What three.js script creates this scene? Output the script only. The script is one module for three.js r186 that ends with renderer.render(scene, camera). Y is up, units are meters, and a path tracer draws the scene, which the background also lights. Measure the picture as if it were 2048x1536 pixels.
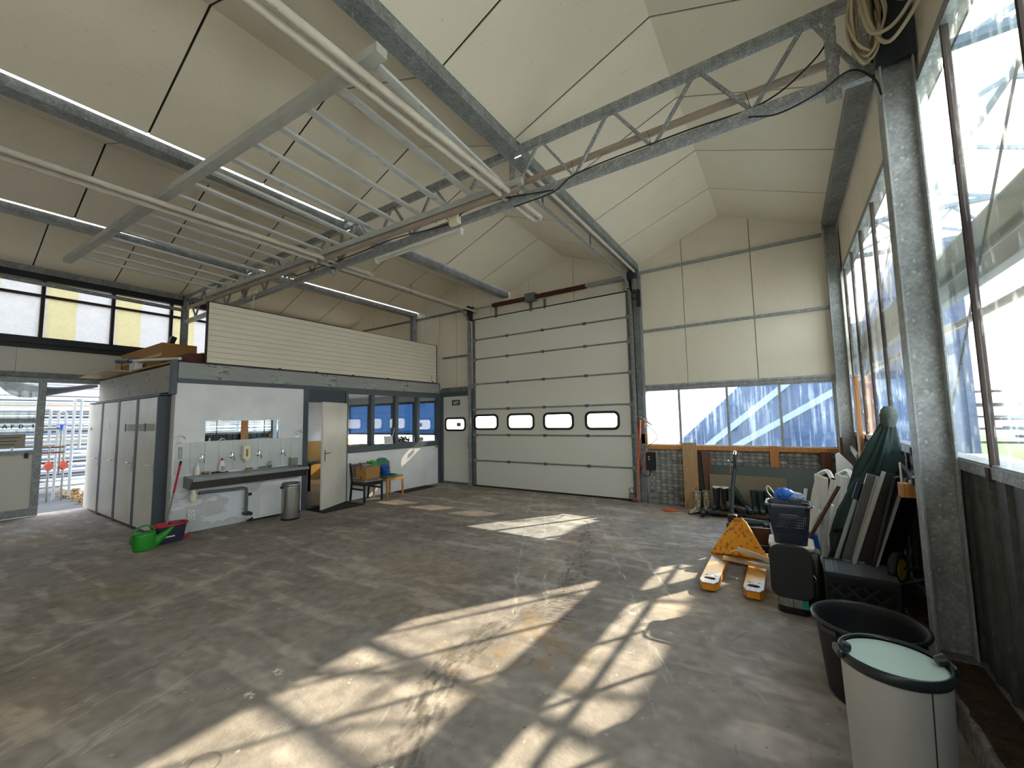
import * as THREE from 'three';
import { mergeGeometries, mergeVertices } from 'three/addons/utils/BufferGeometryUtils.js';
import { RoundedBoxGeometry } from 'three/addons/geometries/RoundedBoxGeometry.js';

// ---------------------------------------------------------------- camera, sky, sun, exposure
const scene = new THREE.Scene();
const R = Math.PI / 180;
const camera = new THREE.PerspectiveCamera(86.106, 4 / 3, 0.05, 200);
camera.rotation.order = 'YXZ';
camera.position.set(0, 1.67, 0);
camera.rotation.set(4.8689 * R, 33.4633 * R, -1.0585 * R);
const renderer = new THREE.WebGLRenderer({ antialias: true });
renderer.toneMapping = THREE.LinearToneMapping;
renderer.toneMappingExposure = 2.75;
renderer.shadowMap.enabled = true;
renderer.shadowMap.type = THREE.PCFSoftShadowMap;
const SKY_HORIZON = [2.7, 2.7, 2.7], SKY_ZENITH = [1.8, 2.0, 2.3];
{
  const w = 16, h = 64, d = new Float32Array(w * h * 4);
  for (let y = 0; y < h; y++) {
    const e = Math.max(0, Math.sin(((y + 0.5) / h - 0.5) * Math.PI)), k = Math.pow(e, 0.6);
    for (let x = 0; x < w; x++) for (let c = 0; c < 4; c++)
      d[(y * w + x) * 4 + c] = c === 3 ? 1 : SKY_HORIZON[c] * (1 - k) + SKY_ZENITH[c] * k;
  }
  const sky = new THREE.DataTexture(d, w, h, THREE.RGBAFormat, THREE.FloatType);
  sky.mapping = THREE.EquirectangularReflectionMapping;
  sky.magFilter = THREE.LinearFilter; sky.needsUpdate = true;
  scene.background = sky;
}
const sun = new THREE.DirectionalLight(0xffffff, 8.2);
sun.color.setRGB(1, 0.86, 0.67);
const SUN = new THREE.Vector3(0.96, 1, -1.5);
sun.position.copy(SUN).multiplyScalar(16).add(new THREE.Vector3(-4, 0, -3));
sun.target.position.set(-4, 0, -3);
sun.castShadow = true; sun.shadow.radius = 1.0;
sun.shadow.mapSize.set(4096, 4096);
Object.assign(sun.shadow.camera, { left: -16, right: 16, top: 16, bottom: -16, near: 1, far: 70 });
scene.add(sun, sun.target);

// ---------------------------------------------------------------- random numbers and noise
let seedState = 7;
const rnd = () => { seedState = (seedState + 0x6d2b79f5) | 0; let t = Math.imul(seedState ^ (seedState >>> 15), 1 | seedState); t = (t + Math.imul(t ^ (t >>> 7), 61 | t)) ^ t; return ((t ^ (t >>> 14)) >>> 0) / 4294967296; };
const rr = (a, b) => a + (b - a) * rnd();
const pick = (a) => a[Math.floor(rnd() * a.length)];
const hash = (x, y, s) => { let h = Math.imul(x, 374761393) ^ Math.imul(y, 668265263) ^ Math.imul(s, 2147483647 ^ 0x5bd1e995); h = Math.imul(h ^ (h >>> 13), 1274126177); return ((h ^ (h >>> 16)) >>> 0) / 4294967296; };
function vnoise(x, y, p, q, s) {            // tiling value noise, period p by q cells
  const xi = Math.floor(x), yi = Math.floor(y), u = x - xi, v = y - yi, a = u * u * (3 - 2 * u), b = v * v * (3 - 2 * v);
  const x0 = ((xi % p) + p) % p, x1 = (x0 + 1) % p, y0 = ((yi % q) + q) % q, y1 = (y0 + 1) % q;
  const n0 = hash(x0, y0, s) * (1 - a) + hash(x1, y0, s) * a, n1 = hash(x0, y1, s) * (1 - a) + hash(x1, y1, s) * a;
  return n0 * (1 - b) + n1 * b;
}
function fbm(u, v, px, py, oct, s) {
  let r = 0, a = 0.5, t = 0;
  for (let i = 0; i < oct; i++) { r += a * vnoise(u * px, v * py, px, py, s + i); t += a; a *= 0.5; px *= 2; py *= 2; }
  return r / t;
}
const clamp = (x, a = 0, b = 1) => Math.min(b, Math.max(a, x));
const sstep = (a, b, x) => { const t = clamp((x - a) / (b - a)); return t * t * (3 - 2 * t); };

// ---------------------------------------------------------------- textures (they show grain, stains and print only)
function tex(n, m, fn, size, srgb = true) {   // fn(u, v) -> [r, g, b] 0..1; size in metres (number or [w, h])
  const d = new Uint8Array(n * m * 4);
  for (let y = 0; y < m; y++) for (let x = 0; x < n; x++) {
    const c = fn((x + 0.5) / n, (y + 0.5) / m), i = (y * n + x) * 4;
    d[i] = clamp(c[0]) * 255; d[i + 1] = clamp(c[1]) * 255; d[i + 2] = clamp(c[2]) * 255; d[i + 3] = 255;
  }
  const t = new THREE.DataTexture(d, n, m);
  t.wrapS = t.wrapT = THREE.RepeatWrapping; t.magFilter = THREE.LinearFilter;
  if (srgb) t.colorSpace = THREE.SRGBColorSpace;
  const s = Array.isArray(size) ? size : [size, size];
  t.repeat.set(1 / s[0], 1 / s[1]); t.needsUpdate = true;
  return t;
}
function canvasTex(w, h, draw) {
  const c = document.createElement('canvas'); c.width = w; c.height = h;
  draw(c.getContext('2d'), w, h);
  const t = new THREE.CanvasTexture(c); t.colorSpace = THREE.SRGBColorSpace; t.magFilter = THREE.LinearFilter;
  return t;
}
const grey = (g) => [g, g, g];
const T = {};
T.plaster = tex(512, 512, (u, v) => grey(0.9 + 0.1 * fbm(u, v, 6, 6, 6, 11) + 0.03 * (hash(u * 512 | 0, v * 512 | 0, 5) - 0.5)), 1.6);
function cells(u, v, n, s) {                  // flat-toned grains, as on hot-dip zinc
  const x = u * n, y = v * n, xi = Math.floor(x), yi = Math.floor(y); let best = 9, val = 0;
  for (let j = -1; j < 2; j++) for (let i = -1; i < 2; i++) { const a = ((xi + i) % n + n) % n, b = ((yi + j) % n + n) % n, dx = xi + i + hash(a, b, s) - x, dy = yi + j + hash(a, b, s + 1) - y, d = dx * dx + dy * dy; if (d < best) { best = d; val = hash(a, b, s + 2); } }
  return val;
}
T.galv = tex(512, 512, (u, v) => { const a = fbm(u, v, 9, 9, 3, 21), c = cells(u, v, 44, 25); return grey(0.76 + 0.2 * (a - 0.5) + 0.18 * (c - 0.5) + (c > 0.95 ? 0.08 : 0)); }, 0.5);
T.galvBig = tex(512, 512, (u, v) => { const a = fbm(u, v, 7, 7, 5, 31), c = cells(u, v, 60, 35), b = fbm(u, v, 30, 30, 2, 36); return grey(0.76 + 0.26 * (a - 0.5) + 0.1 * (c - 0.5) + 0.12 * (b - 0.5) + (c > 0.975 ? 0.12 : 0)); }, 0.8);
T.ribs = tex(512, 128, (u, v) => grey(0.5 + 0.35 * Math.pow(Math.abs(Math.sin(u * Math.PI * 12)), 0.4) + 0.08 * (fbm(u, v, 24, 8, 3, 41) - 0.5)), [0.6, 0.6], false);
T.hribs = tex(128, 512, (u, v) => grey(0.5 + 0.35 * Math.pow(Math.abs(Math.sin(v * Math.PI * 10)), 0.25) + 0.05 * (fbm(u, v, 24, 24, 3, 43) - 0.5)), [1, 0.64], false);
T.panel = tex(1024, 1024, (u, v) => {       // cream coated sheet, fly specks and faint cobweb marks
  let g = 0.95 + 0.05 * fbm(u, v, 5, 5, 5, 51);
  const k = fbm(u, v, 40, 40, 3, 55); g -= 0.05 * sstep(0.74, 0.84, k) * fbm(u, v, 6, 6, 2, 59);
  if (hash(u * 1024 / 3 | 0, v * 1024 / 3 | 0, 8) > 0.9996) g -= 0.35;
  return [g, g * 0.995, g * 0.98];
}, 2.4);
T.paintWear = tex(512, 512, (u, v) => { const a = fbm(u, v, 8, 8, 6, 61); return grey(0.86 + 0.2 * (a - 0.5) - (a > 0.66 ? 0.12 : 0)); }, 1.2);
const woodTex = (cA, cB, s, knots = true) => tex(256, 1024, (u, v) => {     // grain along v
  const w = fbm(u, v, 4, 2, 3, s) * 0.6, ring = 0.5 + 0.5 * Math.sin((u * 9 + w * 7) * Math.PI * 2), f = fbm(u, v, 90, 4, 2, s + 4);
  let k = clamp(0.45 * ring + 0.6 * f);
  if (knots) { const q = vnoise(u * 3, v * 7, 3, 7, s + 9); k += 0.7 * sstep(0.86, 0.95, q); }
  return [0, 1, 2].map((c) => cA[c] + (cB[c] - cA[c]) * clamp(k));
}, [0.25, 1.2]);
T.pine = woodTex([0.86, 0.63, 0.36], [0.62, 0.38, 0.17], 71);
T.paleWood = woodTex([0.78, 0.65, 0.47], [0.55, 0.42, 0.27], 81);
T.brownWood = woodTex([0.5, 0.33, 0.22], [0.28, 0.17, 0.11], 91);
T.card = tex(256, 256, (u, v) => { const a = fbm(u, v, 8, 40, 4, 101); return [0.93 + 0.1 * (a - 0.5), 0.92 + 0.1 * (a - 0.5), 0.9 + 0.1 * (a - 0.5)]; }, 0.6);
T.fascia = tex(1024, 512, (u, v) => {       // wood-fibre board, dented and speckled, with light scuffs
  const a = fbm(u, v, 30, 60, 4, 111), b = fbm(u, v, 6, 6, 4, 116);
  return grey(0.84 + 0.1 * (b - 0.5) - 0.32 * sstep(0.63, 0.72, a) * sstep(0.35, 0.65, b));
}, [2, 1]);
T.brick = tex(512, 512, (u, v) => { const a = fbm(u, v, 10, 10, 6, 121), l = fbm(u, v, 24, 24, 3, 127); return grey(0.78 + 0.55 * (a - 0.5) + 0.35 * sstep(0.62, 0.8, l)); }, 0.5);
T.streaks = tex(512, 512, (u, v) => {       // roughness of wet, dirty glass: runs of condensation
  const a = fbm(u, v, 60, 3, 4, 131), b = fbm(u, v, 5, 4, 4, 137), d = fbm(u, v, 40, 40, 2, 139);
  const k = clamp(0.16 + 0.3 * sstep(0.4, 0.85, a) + 0.35 * (b - 0.5) + 0.15 * (d - 0.5)); return grey(k);
}, [1.6, 1.6], false);
T.dustGlass = tex(512, 512, (u, v) => { const a = fbm(u, v, 8, 3, 5, 141), b = fbm(u, v, 60, 20, 3, 147); return grey(clamp(0.1 + 0.35 * sstep(0.5, 0.8, a) + 0.35 * sstep(0.62, 0.8, b))); }, [1.8, 2.4], false);
T.yellowPaint = tex(512, 512, (u, v) => {   // chipped yellow enamel over bare steel, dirt and rust
  const a = fbm(u, v, 7, 7, 6, 151), b = fbm(u, v, 20, 20, 4, 157);
  const k = 0.8 * sstep(0.7, 0.76, a * 0.7 + b * 0.35), r = sstep(0.55, 0.75, b);
  const y = [0.86 - 0.25 * r, 0.56 - 0.22 * r, 0.06]; const s = [0.5, 0.42, 0.36]; return y.map((c, i) => c + (s[i] - c) * k);
}, 0.6);
T.wornSteel = tex(512, 512, (u, v) => {     // fork tops: enamel worn through to scratched steel
  const a = fbm(u, v, 4, 4, 4, 161), b = fbm(u, v, 60, 8, 3, 167), k = sstep(0.45, 0.6, a + 0.25 * (b - 0.5));
  const y = [0.86, 0.6, 0.16], s = [0.62 + 0.2 * (b - 0.5), 0.55 + 0.2 * (b - 0.5), 0.47]; return y.map((c, i) => c + (s[i] - c) * k);
}, 0.7);
T.leopard = tex(512, 512, (u, v) => { const a = vnoise(u * 26, v * 26, 26, 26, 171), b = vnoise(u * 26 + 0.4, v * 26 + 0.3, 26, 26, 172); return a > 0.52 && b < 0.62 ? [0.08, 0.06, 0.05] : [0.72, 0.66, 0.56]; }, 0.3);
T.terraCloth = tex(256, 256, (u, v) => grey(0.85 + 0.12 * (fbm(u, v, 60, 60, 2, 181) - 0.5) + 0.2 * (fbm(u, v, 5, 5, 4, 183) - 0.5)), 0.4);
T.stripes = tex(512, 256, (u, v) => {       // lime wash on the left windows: alternate yellow and white bands
  const w = 0.02 * (fbm(u, v, 4, 24, 3, 191) - 0.5), k = 1 - sstep(0.27, 0.3, (u + w + 0.26) % 1) + sstep(0.68, 0.71, (u + w + 0.26) % 1), n = 0.06 * (fbm(u, v, 30, 30, 3, 195) - 0.5);
  return [0.93 + n, 0.91 + n + 0.02 * k, 0.8 + 0.13 * k + n];
}, [1.02, 1.2]);
T.concreteGround = tex(512, 512, (u, v) => grey(0.7 + 0.25 * (fbm(u, v, 8, 8, 6, 201) - 0.5)), 3);

// the hall floor, 14 m x 14 m: stained concrete with scuffs, tyre tracks, paint flecks
T.floor = (() => {
  const n = 2048, S = 14, X0 = -12.6, Z0 = -9.2, c = document.createElement('canvas'); c.width = c.height = n;
  const g = c.getContext('2d'), P = (x, z) => [(x - X0) / S * n, (z - Z0) / S * n];
  const im = g.createImageData(n, n);
  for (let y = 0; y < n; y++) for (let x = 0; x < n; x++) {
    const u = x / n, v = y / n;
    const a = fbm(u, v, 7, 7, 4, 301), b = fbm(u, v, 34, 34, 4, 307), e = fbm(u, v, 200, 200, 2, 313), w = fbm((u + v * 0.6) % 1, v, 30, 90, 3, 317), r = fbm(u, v, 9, 9, 3, 331);
    let k = 0.53 + 0.13 * (a - 0.5) + 0.2 * (b - 0.5) + 0.13 * (e - 0.5) + 0.10 * sstep(0.55, 0.75, w) - 0.07 * sstep(0.6, 0.72, b);
    const ru = 0.5 * sstep(0.56, 0.74, r) * (0.5 + b);
    const i = (y * n + x) * 4;
    im.data[i] = 255 * clamp(k * (1.02 + 0.05 * ru)); im.data[i + 1] = 255 * clamp(k * (0.955 - 0.02 * ru)); im.data[i + 2] = 255 * clamp(k * (0.895 - 0.13 * ru)); im.data[i + 3] = 255;
  }
  g.putImageData(im, 0, 0);
  const smear = (pts, width, col, dabs, spread, len = 26) => {        // many short strokes along a path
    for (let i = 0; i < dabs; i++) {
      const t = rnd() * (pts.length - 1), k = Math.min(pts.length - 2, Math.floor(t)), f = t - k;
      const [ax, ay] = P(...pts[k]), [bx, by] = P(...pts[k + 1]), d = Math.hypot(bx - ax, by - ay) || 1, l = rr(0.3, 1) * len;
      const x = ax + (bx - ax) * f + rr(-1, 1) * spread, y = ay + (by - ay) * f + rr(-1, 1) * spread, an = Math.atan2(by - ay, bx - ax) + rr(-0.12, 0.12);
      g.strokeStyle = `rgba(${col},${rr(0.04, 0.3)})`; g.lineWidth = rr(0.4, 1) * width; g.beginPath(); g.moveTo(x, y); g.lineTo(x + Math.cos(an) * l, y + Math.sin(an) * l); g.stroke();
    }
  };
  const pale = '206,200,188', dark = '62,56,50', rust = '150,104,52';
  smear([[-4.6, -0.5], [-4.95, -1.18], [-5.21, -1.9], [-5.38, -2.3], [-5.7, -3.2]], 3, pale, 260, 8);
  smear([[-5.31, -0.6], [-4.98, -1.32], [-4.8, -2]], 3, pale, 60, 12);
  smear([[-2.0, -3.0], [-2.58, -3.95], [-3.38, -5.39], [-4.5, -7.39], [-4.8, -8.1]], 3, pale, 190, 4);
  smear([[-1.9, -3.4], [-2.25, -3.98], [-3.58, -6.38], [-4.27, -7.51], [-4.5, -8.1]], 3, pale, 170, 4);
  smear([[-0.7, -2.8], [-1.27, -3.86], [-2.13, -5.52], [-3.15, -7.56], [-3.4, -8.1]], 3, pale, 190, 4);
  smear([[-1.0, -4.1], [-1.38, -4.84], [-2.21, -6.05], [-3.2, -8.09]], 3, pale, 120, 4);
  smear([[-3.4, -0.2], [-3.52, -0.42], [-3.62, -0.71], [-3.9, -1.3]], 3, pale, 90, 12);
  smear([[-2.9, -0.2], [-3.13, -0.54], [-3.21, -0.74], [-3.4, -1.2]], 3, pale, 80, 10);
  smear([[-1.4, -1.0], [-1.78, -1.68], [-2.02, -2.22], [-2.07, -2.74], [-1.8, -3.54], [-2.28, -4.93], [-2.9, -7]], 5, dark, 620, 16, 18);
  for (let i = 0; i < 46; i++) { const t = i / 45, x = -1.72 - 0.55 * t - 0.25 * t * t, z = -3.1 - 2.6 * t; smear([[x - 0.1, z], [x + 0.1, z - 0.05]], 4, dark, 9, 2, 14); }
  for (let i = 0; i < 1900; i++) { const [x, y] = P(rr(-11, 0.6), rr(-8.2, 2)); const an = rr(0.9, 2.0), l = rr(5, 46) * (i % 3 ? 0.6 : 1); g.strokeStyle = `rgba(${rnd() < 0.62 ? pale : dark},${rr(0.05, 0.3)})`; g.lineWidth = rr(0.4, 1.8); g.beginPath(); g.moveTo(x, y); g.quadraticCurveTo(x + Math.cos(an) * l * 0.5 + rr(-4, 4), y + Math.sin(an) * l * 0.5 + rr(-4, 4), x + Math.cos(an) * l, y + Math.sin(an) * l); g.stroke(); }
  for (let i = 0; i < 2600; i++) { const [x, y] = P(rr(-11, 0.7), rr(-8.2, 3)); g.fillStyle = `rgba(${rnd() < 0.6 ? '226,222,214' : rnd() < 0.7 ? '40,37,34' : '150,70,48'},${rr(0.25, 0.85)})`; g.beginPath(); g.ellipse(x, y, rr(0.4, 1.7), rr(0.4, 1.1), rr(0, 3), 0, 7); g.fill(); }
  for (const [x, z, s] of [[-2.86, -1.33, 5], [-2.95, -1.55, 6], [-1.72, -1.42, 6], [-1.2, -3.6, 4]]) { const [px, py] = P(x, z); for (let i = 0; i < 14; i++) { g.fillStyle = 'rgba(228,226,220,0.75)'; g.beginPath(); g.ellipse(px + rr(-s, s), py + rr(-s, s) * 0.6, rr(0.6, 2.6), rr(0.5, 1.6), rr(0, 3), 0, 7); g.fill(); } }
  for (const [x, z, r0] of [[-2.5, -0.96, 11], [-2.42, -0.72, 12], [-1.68, -5.95, 15], [-1.2, -5.9, 14]]) { const [px, py] = P(x, z); g.strokeStyle = `rgba(${dark},0.5)`; g.lineWidth = 1.3; g.beginPath(); g.ellipse(px, py, r0, r0 * 0.92, 0.4, 0, 6.1); g.stroke(); }
  for (const [x, z, rx, a] of [[-1.55, -2.65, 46, 0.2], [-4.7, -1.6, 70, 0.12], [-2.3, -5.3, 60, 0.16], [-1.7, -3.0, 40, 0.2], [-2.0, -2.2, 52, 0.12]]) for (let i = 0; i < 60; i++) { const [px, py] = P(x, z); g.fillStyle = `rgba(${rust},${a * rr(0.15, 0.6)})`; g.beginPath(); g.ellipse(px + rr(-1, 1) * rx, py + rr(-1, 1) * rx * 0.7, rr(3, 16), rr(2, 9), rr(0, 3), 0, 7); g.fill(); }
  const t = new THREE.CanvasTexture(c); t.colorSpace = THREE.SRGBColorSpace; t.magFilter = THREE.LinearFilter; t.flipY = false;
  t.wrapS = t.wrapT = THREE.RepeatWrapping; t.repeat.set(1 / S, 1 / S); t.offset.set(-X0 / S, -Z0 / S);
  return t;
})();
T.floorBump = tex(1024, 1024, (u, v) => grey(0.6 * fbm(u, v, 24, 24, 5, 341) + 0.4 * fbm(u, v, 200, 200, 2, 347)), 3, false);

// ---------------------------------------------------------------- materials
const M = {};
const mat = (name, color, rough, metal = 0, extra = {}) => { const m = new THREE.MeshPhysicalMaterial({ color, roughness: rough, metalness: metal, ...extra }); m.name = name; return (M[name] = m); };
mat('floor', 0xffffff, 0.78, 0, { map: T.floor, bumpMap: T.floorBump, bumpScale: 0.004 });
mat('ground', 0xefede8, 0.95, 0, { map: T.concreteGround });
mat('cream', 0xf0e8d8, 0.62, 0, { map: T.panel });
mat('creamWall', 0xe4ddce, 0.6, 0, { map: T.panel, bumpMap: T.ribs, bumpScale: 0.0022 });
mat('seam', 0x24211e, 0.9);
mat('galv', 0xc3c8c9, 0.45, 0.25, { map: T.galv });
mat('galvDark', 0x92989a, 0.5, 0.2, { map: T.galvBig });
mat('gutter', 0xb4babc, 0.5, 0.2, { map: T.galvBig });
mat('column', 0xc6cccb, 0.5, 0.15, { map: T.galvBig });
mat('darkSteel', 0x2e3236, 0.55, 0.3);
mat('rustBar', 0x4a3d37, 0.75, 0.1, { map: T.paintWear });
mat('blackPl', 0x111214, 0.45);
mat('rubber', 0x15171a, 0.6);
mat('doorPanel', 0xdcdbd0, 0.5, 0, { bumpMap: T.hribs, bumpScale: 0.0015 });
mat('doorPlain', 0xd8d7cd, 0.5);
mat('white', 0xf0f2f4, 0.55, 0, { map: T.plaster });
mat('whiteGloss', 0xe2ded3, 0.3, 0, { map: T.plaster });
mat('slate', 0x4c565e, 0.5);
mat('slateDark', 0x36404a, 0.5);
mat('fascia', 0xb7bbb8, 0.6, 0, { map: T.fascia });
mat('fasciaSide', 0xc3bfb4, 0.6, 0, { map: T.fascia });
mat('pipe', 0xeee5d6, 0.45, 0, { map: T.paintWear });
mat('slat', 0xf1f4f2, 0.5, 0, { map: T.paintWear });
mat('beamGrey', 0xd6d6d0, 0.55, 0, { map: T.paintWear });
mat('pine', 0xffffff, 0.6, 0, { map: T.pine });
mat('paleWood', 0xffffff, 0.65, 0, { map: T.paleWood });
mat('brownWood', 0xffffff, 0.6, 0, { map: T.brownWood });
mat('card', 0xb3854f, 0.85, 0, { map: T.card });
mat('ply', 0xd9c39a, 0.7, 0, { map: T.card });
for (let i = 0; i < 5; i++) mat('brick' + i, [0xb5b3af, 0xa09f9c, 0xc4beb6, 0x918f8d, 0xaaa59d][i], 0.9, 0, { map: T.brick });
mat('mortar', 0x9d9a94, 0.95, 0, { map: T.brick });
mat('stainless', 0xc3c4c2, 0.24, 1, { map: T.plaster });
mat('steelDull', 0x8d8f8e, 0.38, 0.9, { map: T.plaster });
mat('silver', 0xc6c6c3, 0.42, 0.35, { map: T.plaster });
mat('chrome', 0xe6e8ea, 0.1, 1);
mat('alu', 0xd6d6d2, 0.3, 0.9);
mat('mirror', 0xf2f5f4, 0.01, 1);
mat('yellow', 0xffffff, 0.4, 0, { map: T.yellowPaint });
mat('forkTop', 0xffffff, 0.3, 0.35, { map: T.wornSteel });
mat('green', 0x1f8a24, 0.4);
mat('greenDark', 0x17661c, 0.45);
mat('boot', 0x2b3a34, 0.38);
mat('bootBlack', 0x1a1f22, 0.35);
mat('leopard', 0xffffff, 0.4, 0, { map: T.leopard });
mat('tarp', 0x143a37, 0.55, 0, { map: T.terraCloth });
mat('whitePl', 0xe6e4dc, 0.4);
mat('creamPl', 0xe3dcc4, 0.4);
mat('bluePl', 0x1c55b5, 0.35);
mat('red', 0xb01032, 0.4);
mat('navyPl', 0x262f3d, 0.4);
mat('orange', 0xd95f2b, 0.4);
mat('blueSteel', 0x6f8797, 0.5, 0.1);
mat('outPale', 0xa6adb3, 0.5);
mat('outMid', 0x6a747f, 0.5);
mat('outDark', 0x3a434d, 0.55);
mat('glassRight', 0xf2f5f4, 0.16, 0, { transmission: 1, thickness: 0, roughnessMap: null });
M.glassRight.roughness = 0.75; M.glassRight.roughnessMap = T.dustGlass;
mat('glassBack', 0xe6f0f6, 1, 0, { transmission: 1, thickness: 0, roughnessMap: T.streaks });
mat('glassClear', 0xf4f8f8, 0.03, 0, { transmission: 1, thickness: 0 });
mat('glassBlue', 0x9fbfe6, 0.25, 0, { transmission: 1, thickness: 0 });
mat('glassFrost', 0xf6f6f2, 0.75, 0, { transmission: 1, thickness: 0 });
mat('limeWash', 0xd0d0d0, 0.95, 0, { transmission: 0.92, thickness: 0, map: T.stripes });
mat('film', 0xeaf2f4, 0.92, 0, { transmission: 0.6, thickness: 0, map: T.plaster });
M.glassBlue.color.setRGB(0.085, 0.15, 0.25);
mat('pvcClear', 0xcfd8d2, 0.25, 0, { transmission: 0.75, thickness: 0 });

// ---------------------------------------------------------------- geometry helpers
const V = (x, y, z) => new THREE.Vector3(x, y, z);
const box = (w, h, d, x = 0, y = 0, z = 0) => new THREE.BoxGeometry(w, h, d).translate(x, y, z);
const bx = (x0, x1, y0, y1, z0, z1) => box(Math.abs(x1 - x0), Math.abs(y1 - y0), Math.abs(z1 - z0), (x0 + x1) / 2, (y0 + y1) / 2, (z0 + z1) / 2);
const rbox = (w, h, d, r, x = 0, y = 0, z = 0, s = 2) => new RoundedBoxGeometry(w, h, d, s, Math.min(r, w / 2.01, h / 2.01, d / 2.01)).translate(x, y, z);
const rbx = (x0, x1, y0, y1, z0, z1, r = 0.006, s = 2) => rbox(x1 - x0, y1 - y0, z1 - z0, r, (x0 + x1) / 2, (y0 + y1) / 2, (z0 + z1) / 2, s);
const a3 = (p) => (p.isVector3 ? p.clone() : V(...p));
function bar(a, b, w, h, roll = 0, r = 0) {      // box of w x h section from a to b
  a = a3(a); b = a3(b); const l = a.distanceTo(b), g = r ? rbox(w, h, l, r) : new THREE.BoxGeometry(w, h, l);
  const up = Math.abs(b.y - a.y) / l > 0.98 ? V(0, 0, 1) : V(0, 1, 0);
  const m = new THREE.Matrix4().lookAt(b, a, up); g.rotateZ(roll); g.applyMatrix4(m); const c = a.add(b).multiplyScalar(0.5);
  return g.translate(c.x, c.y, c.z);
}
function cyl(a, b, r0, r1 = r0, seg = 12, open = false) {
  a = a3(a); b = a3(b); const l = a.distanceTo(b), g = new THREE.CylinderGeometry(r1, r0, l, seg, 1, open);
  g.applyQuaternion(new THREE.Quaternion().setFromUnitVectors(V(0, 1, 0), b.clone().sub(a).normalize()));
  const c = a.add(b).multiplyScalar(0.5); return g.translate(c.x, c.y, c.z);
}
const tube = (pts, r, seg = 40, rad = 8, closed = false, tension = 0.5) => new THREE.TubeGeometry(new THREE.CatmullRomCurve3(pts.map(a3), closed, 'catmullrom', tension), seg, r, rad, closed);
function bend(pts, r, fil = 0.06, rad = 10) {    // pipe with rounded corners
  const p = pts.map(a3), path = new THREE.CurvePath(); let from = p[0];
  for (let i = 1; i < p.length - 1; i++) {
    const d0 = p[i - 1].clone().sub(p[i]).normalize(), d1 = p[i + 1].clone().sub(p[i]).normalize(), q0 = p[i].clone().addScaledVector(d0, fil), q1 = p[i].clone().addScaledVector(d1, fil);
    path.add(new THREE.LineCurve3(from, q0)); path.add(new THREE.QuadraticBezierCurve3(q0, p[i], q1)); from = q1;
  }
  path.add(new THREE.LineCurve3(from, p[p.length - 1]));
  const out = [];
  for (const c of path.curves) { const n = c.isLineCurve3 ? 1 : 6; for (let i = 0; i < n; i++) out.push(c.getPoint(i / n)); }
  out.push(p[p.length - 1]);
  const poly = new THREE.CurvePath(); for (let i = 1; i < out.length; i++) if (out[i].distanceTo(out[i - 1]) > 1e-5) poly.add(new THREE.LineCurve3(out[i - 1], out[i]));
  const total = poly.getLength(); return new THREE.TubeGeometry(poly, Math.min(160, Math.max(24, Math.round(total * 16))), r, rad, false);
}
const lathe = (pts, seg = 32) => new THREE.LatheGeometry(pts.map((p) => new THREE.Vector2(p[0], p[1])), seg);
function ext(pts, depth, bevel = 0, holes = []) { // outline in x, y; extruded along +z
  const s = new THREE.Shape(pts.map((p) => new THREE.Vector2(p[0], p[1])));
  for (const h of holes) s.holes.push(new THREE.Path(h.map((p) => new THREE.Vector2(p[0], p[1]))));
  return new THREE.ExtrudeGeometry(s, { depth, bevelEnabled: bevel > 0, bevelSize: bevel, bevelThickness: bevel, bevelSegments: 2, curveSegments: 8, steps: 1 });
}
const rrect = (w, h, r, n = 5) => { const o = []; for (const [cx, cy, a0] of [[w / 2 - r, h / 2 - r, 0], [-w / 2 + r, h / 2 - r, 90], [-w / 2 + r, -h / 2 + r, 180], [w / 2 - r, -h / 2 + r, 270]]) for (let i = 0; i <= n; i++) { const a = (a0 + 90 * i / n) * R; o.push([cx + r * Math.cos(a), cy + r * Math.sin(a)]); } return o; };
const shift = (pts, x, y) => pts.map((p) => [p[0] + x, p[1] + y]);
function loft(rings, capA = true, capB = true) {   // rings: arrays of equal length of [x, y, z]
  const n = rings[0].length, pos = [], idx = [];
  for (const r of rings) for (const p of r) pos.push(...(p.isVector3 ? p.toArray() : p));
  for (let k = 0; k < rings.length - 1; k++) for (let i = 0; i < n; i++) { const j = (i + 1) % n, a = k * n + i, b = k * n + j, c = a + n, d = b + n; idx.push(a, b, d, a, d, c); }
  const cap = (k, flip) => { const c = [0, 0, 0], r = rings[k]; for (const p of r) { const q = p.isVector3 ? p.toArray() : p; for (let i = 0; i < 3; i++) c[i] += q[i] / n; } const at = pos.length / 3; pos.push(...c); const base = pos.length / 3; for (const p of r) pos.push(...(p.isVector3 ? p.toArray() : p)); for (let i = 0; i < n; i++) { const j = (i + 1) % n; flip ? idx.push(at, base + j, base + i) : idx.push(at, base + i, base + j); } };
  if (capA) cap(0, true); if (capB) cap(rings.length - 1, false);
  const g = new THREE.BufferGeometry(); g.setAttribute('position', new THREE.Float32BufferAttribute(pos, 3)); g.setIndex(idx); g.computeVertexNormals();
  g.setAttribute('uv', new THREE.Float32BufferAttribute(new Float32Array(pos.length / 3 * 2), 2));
  return g;
}
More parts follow.
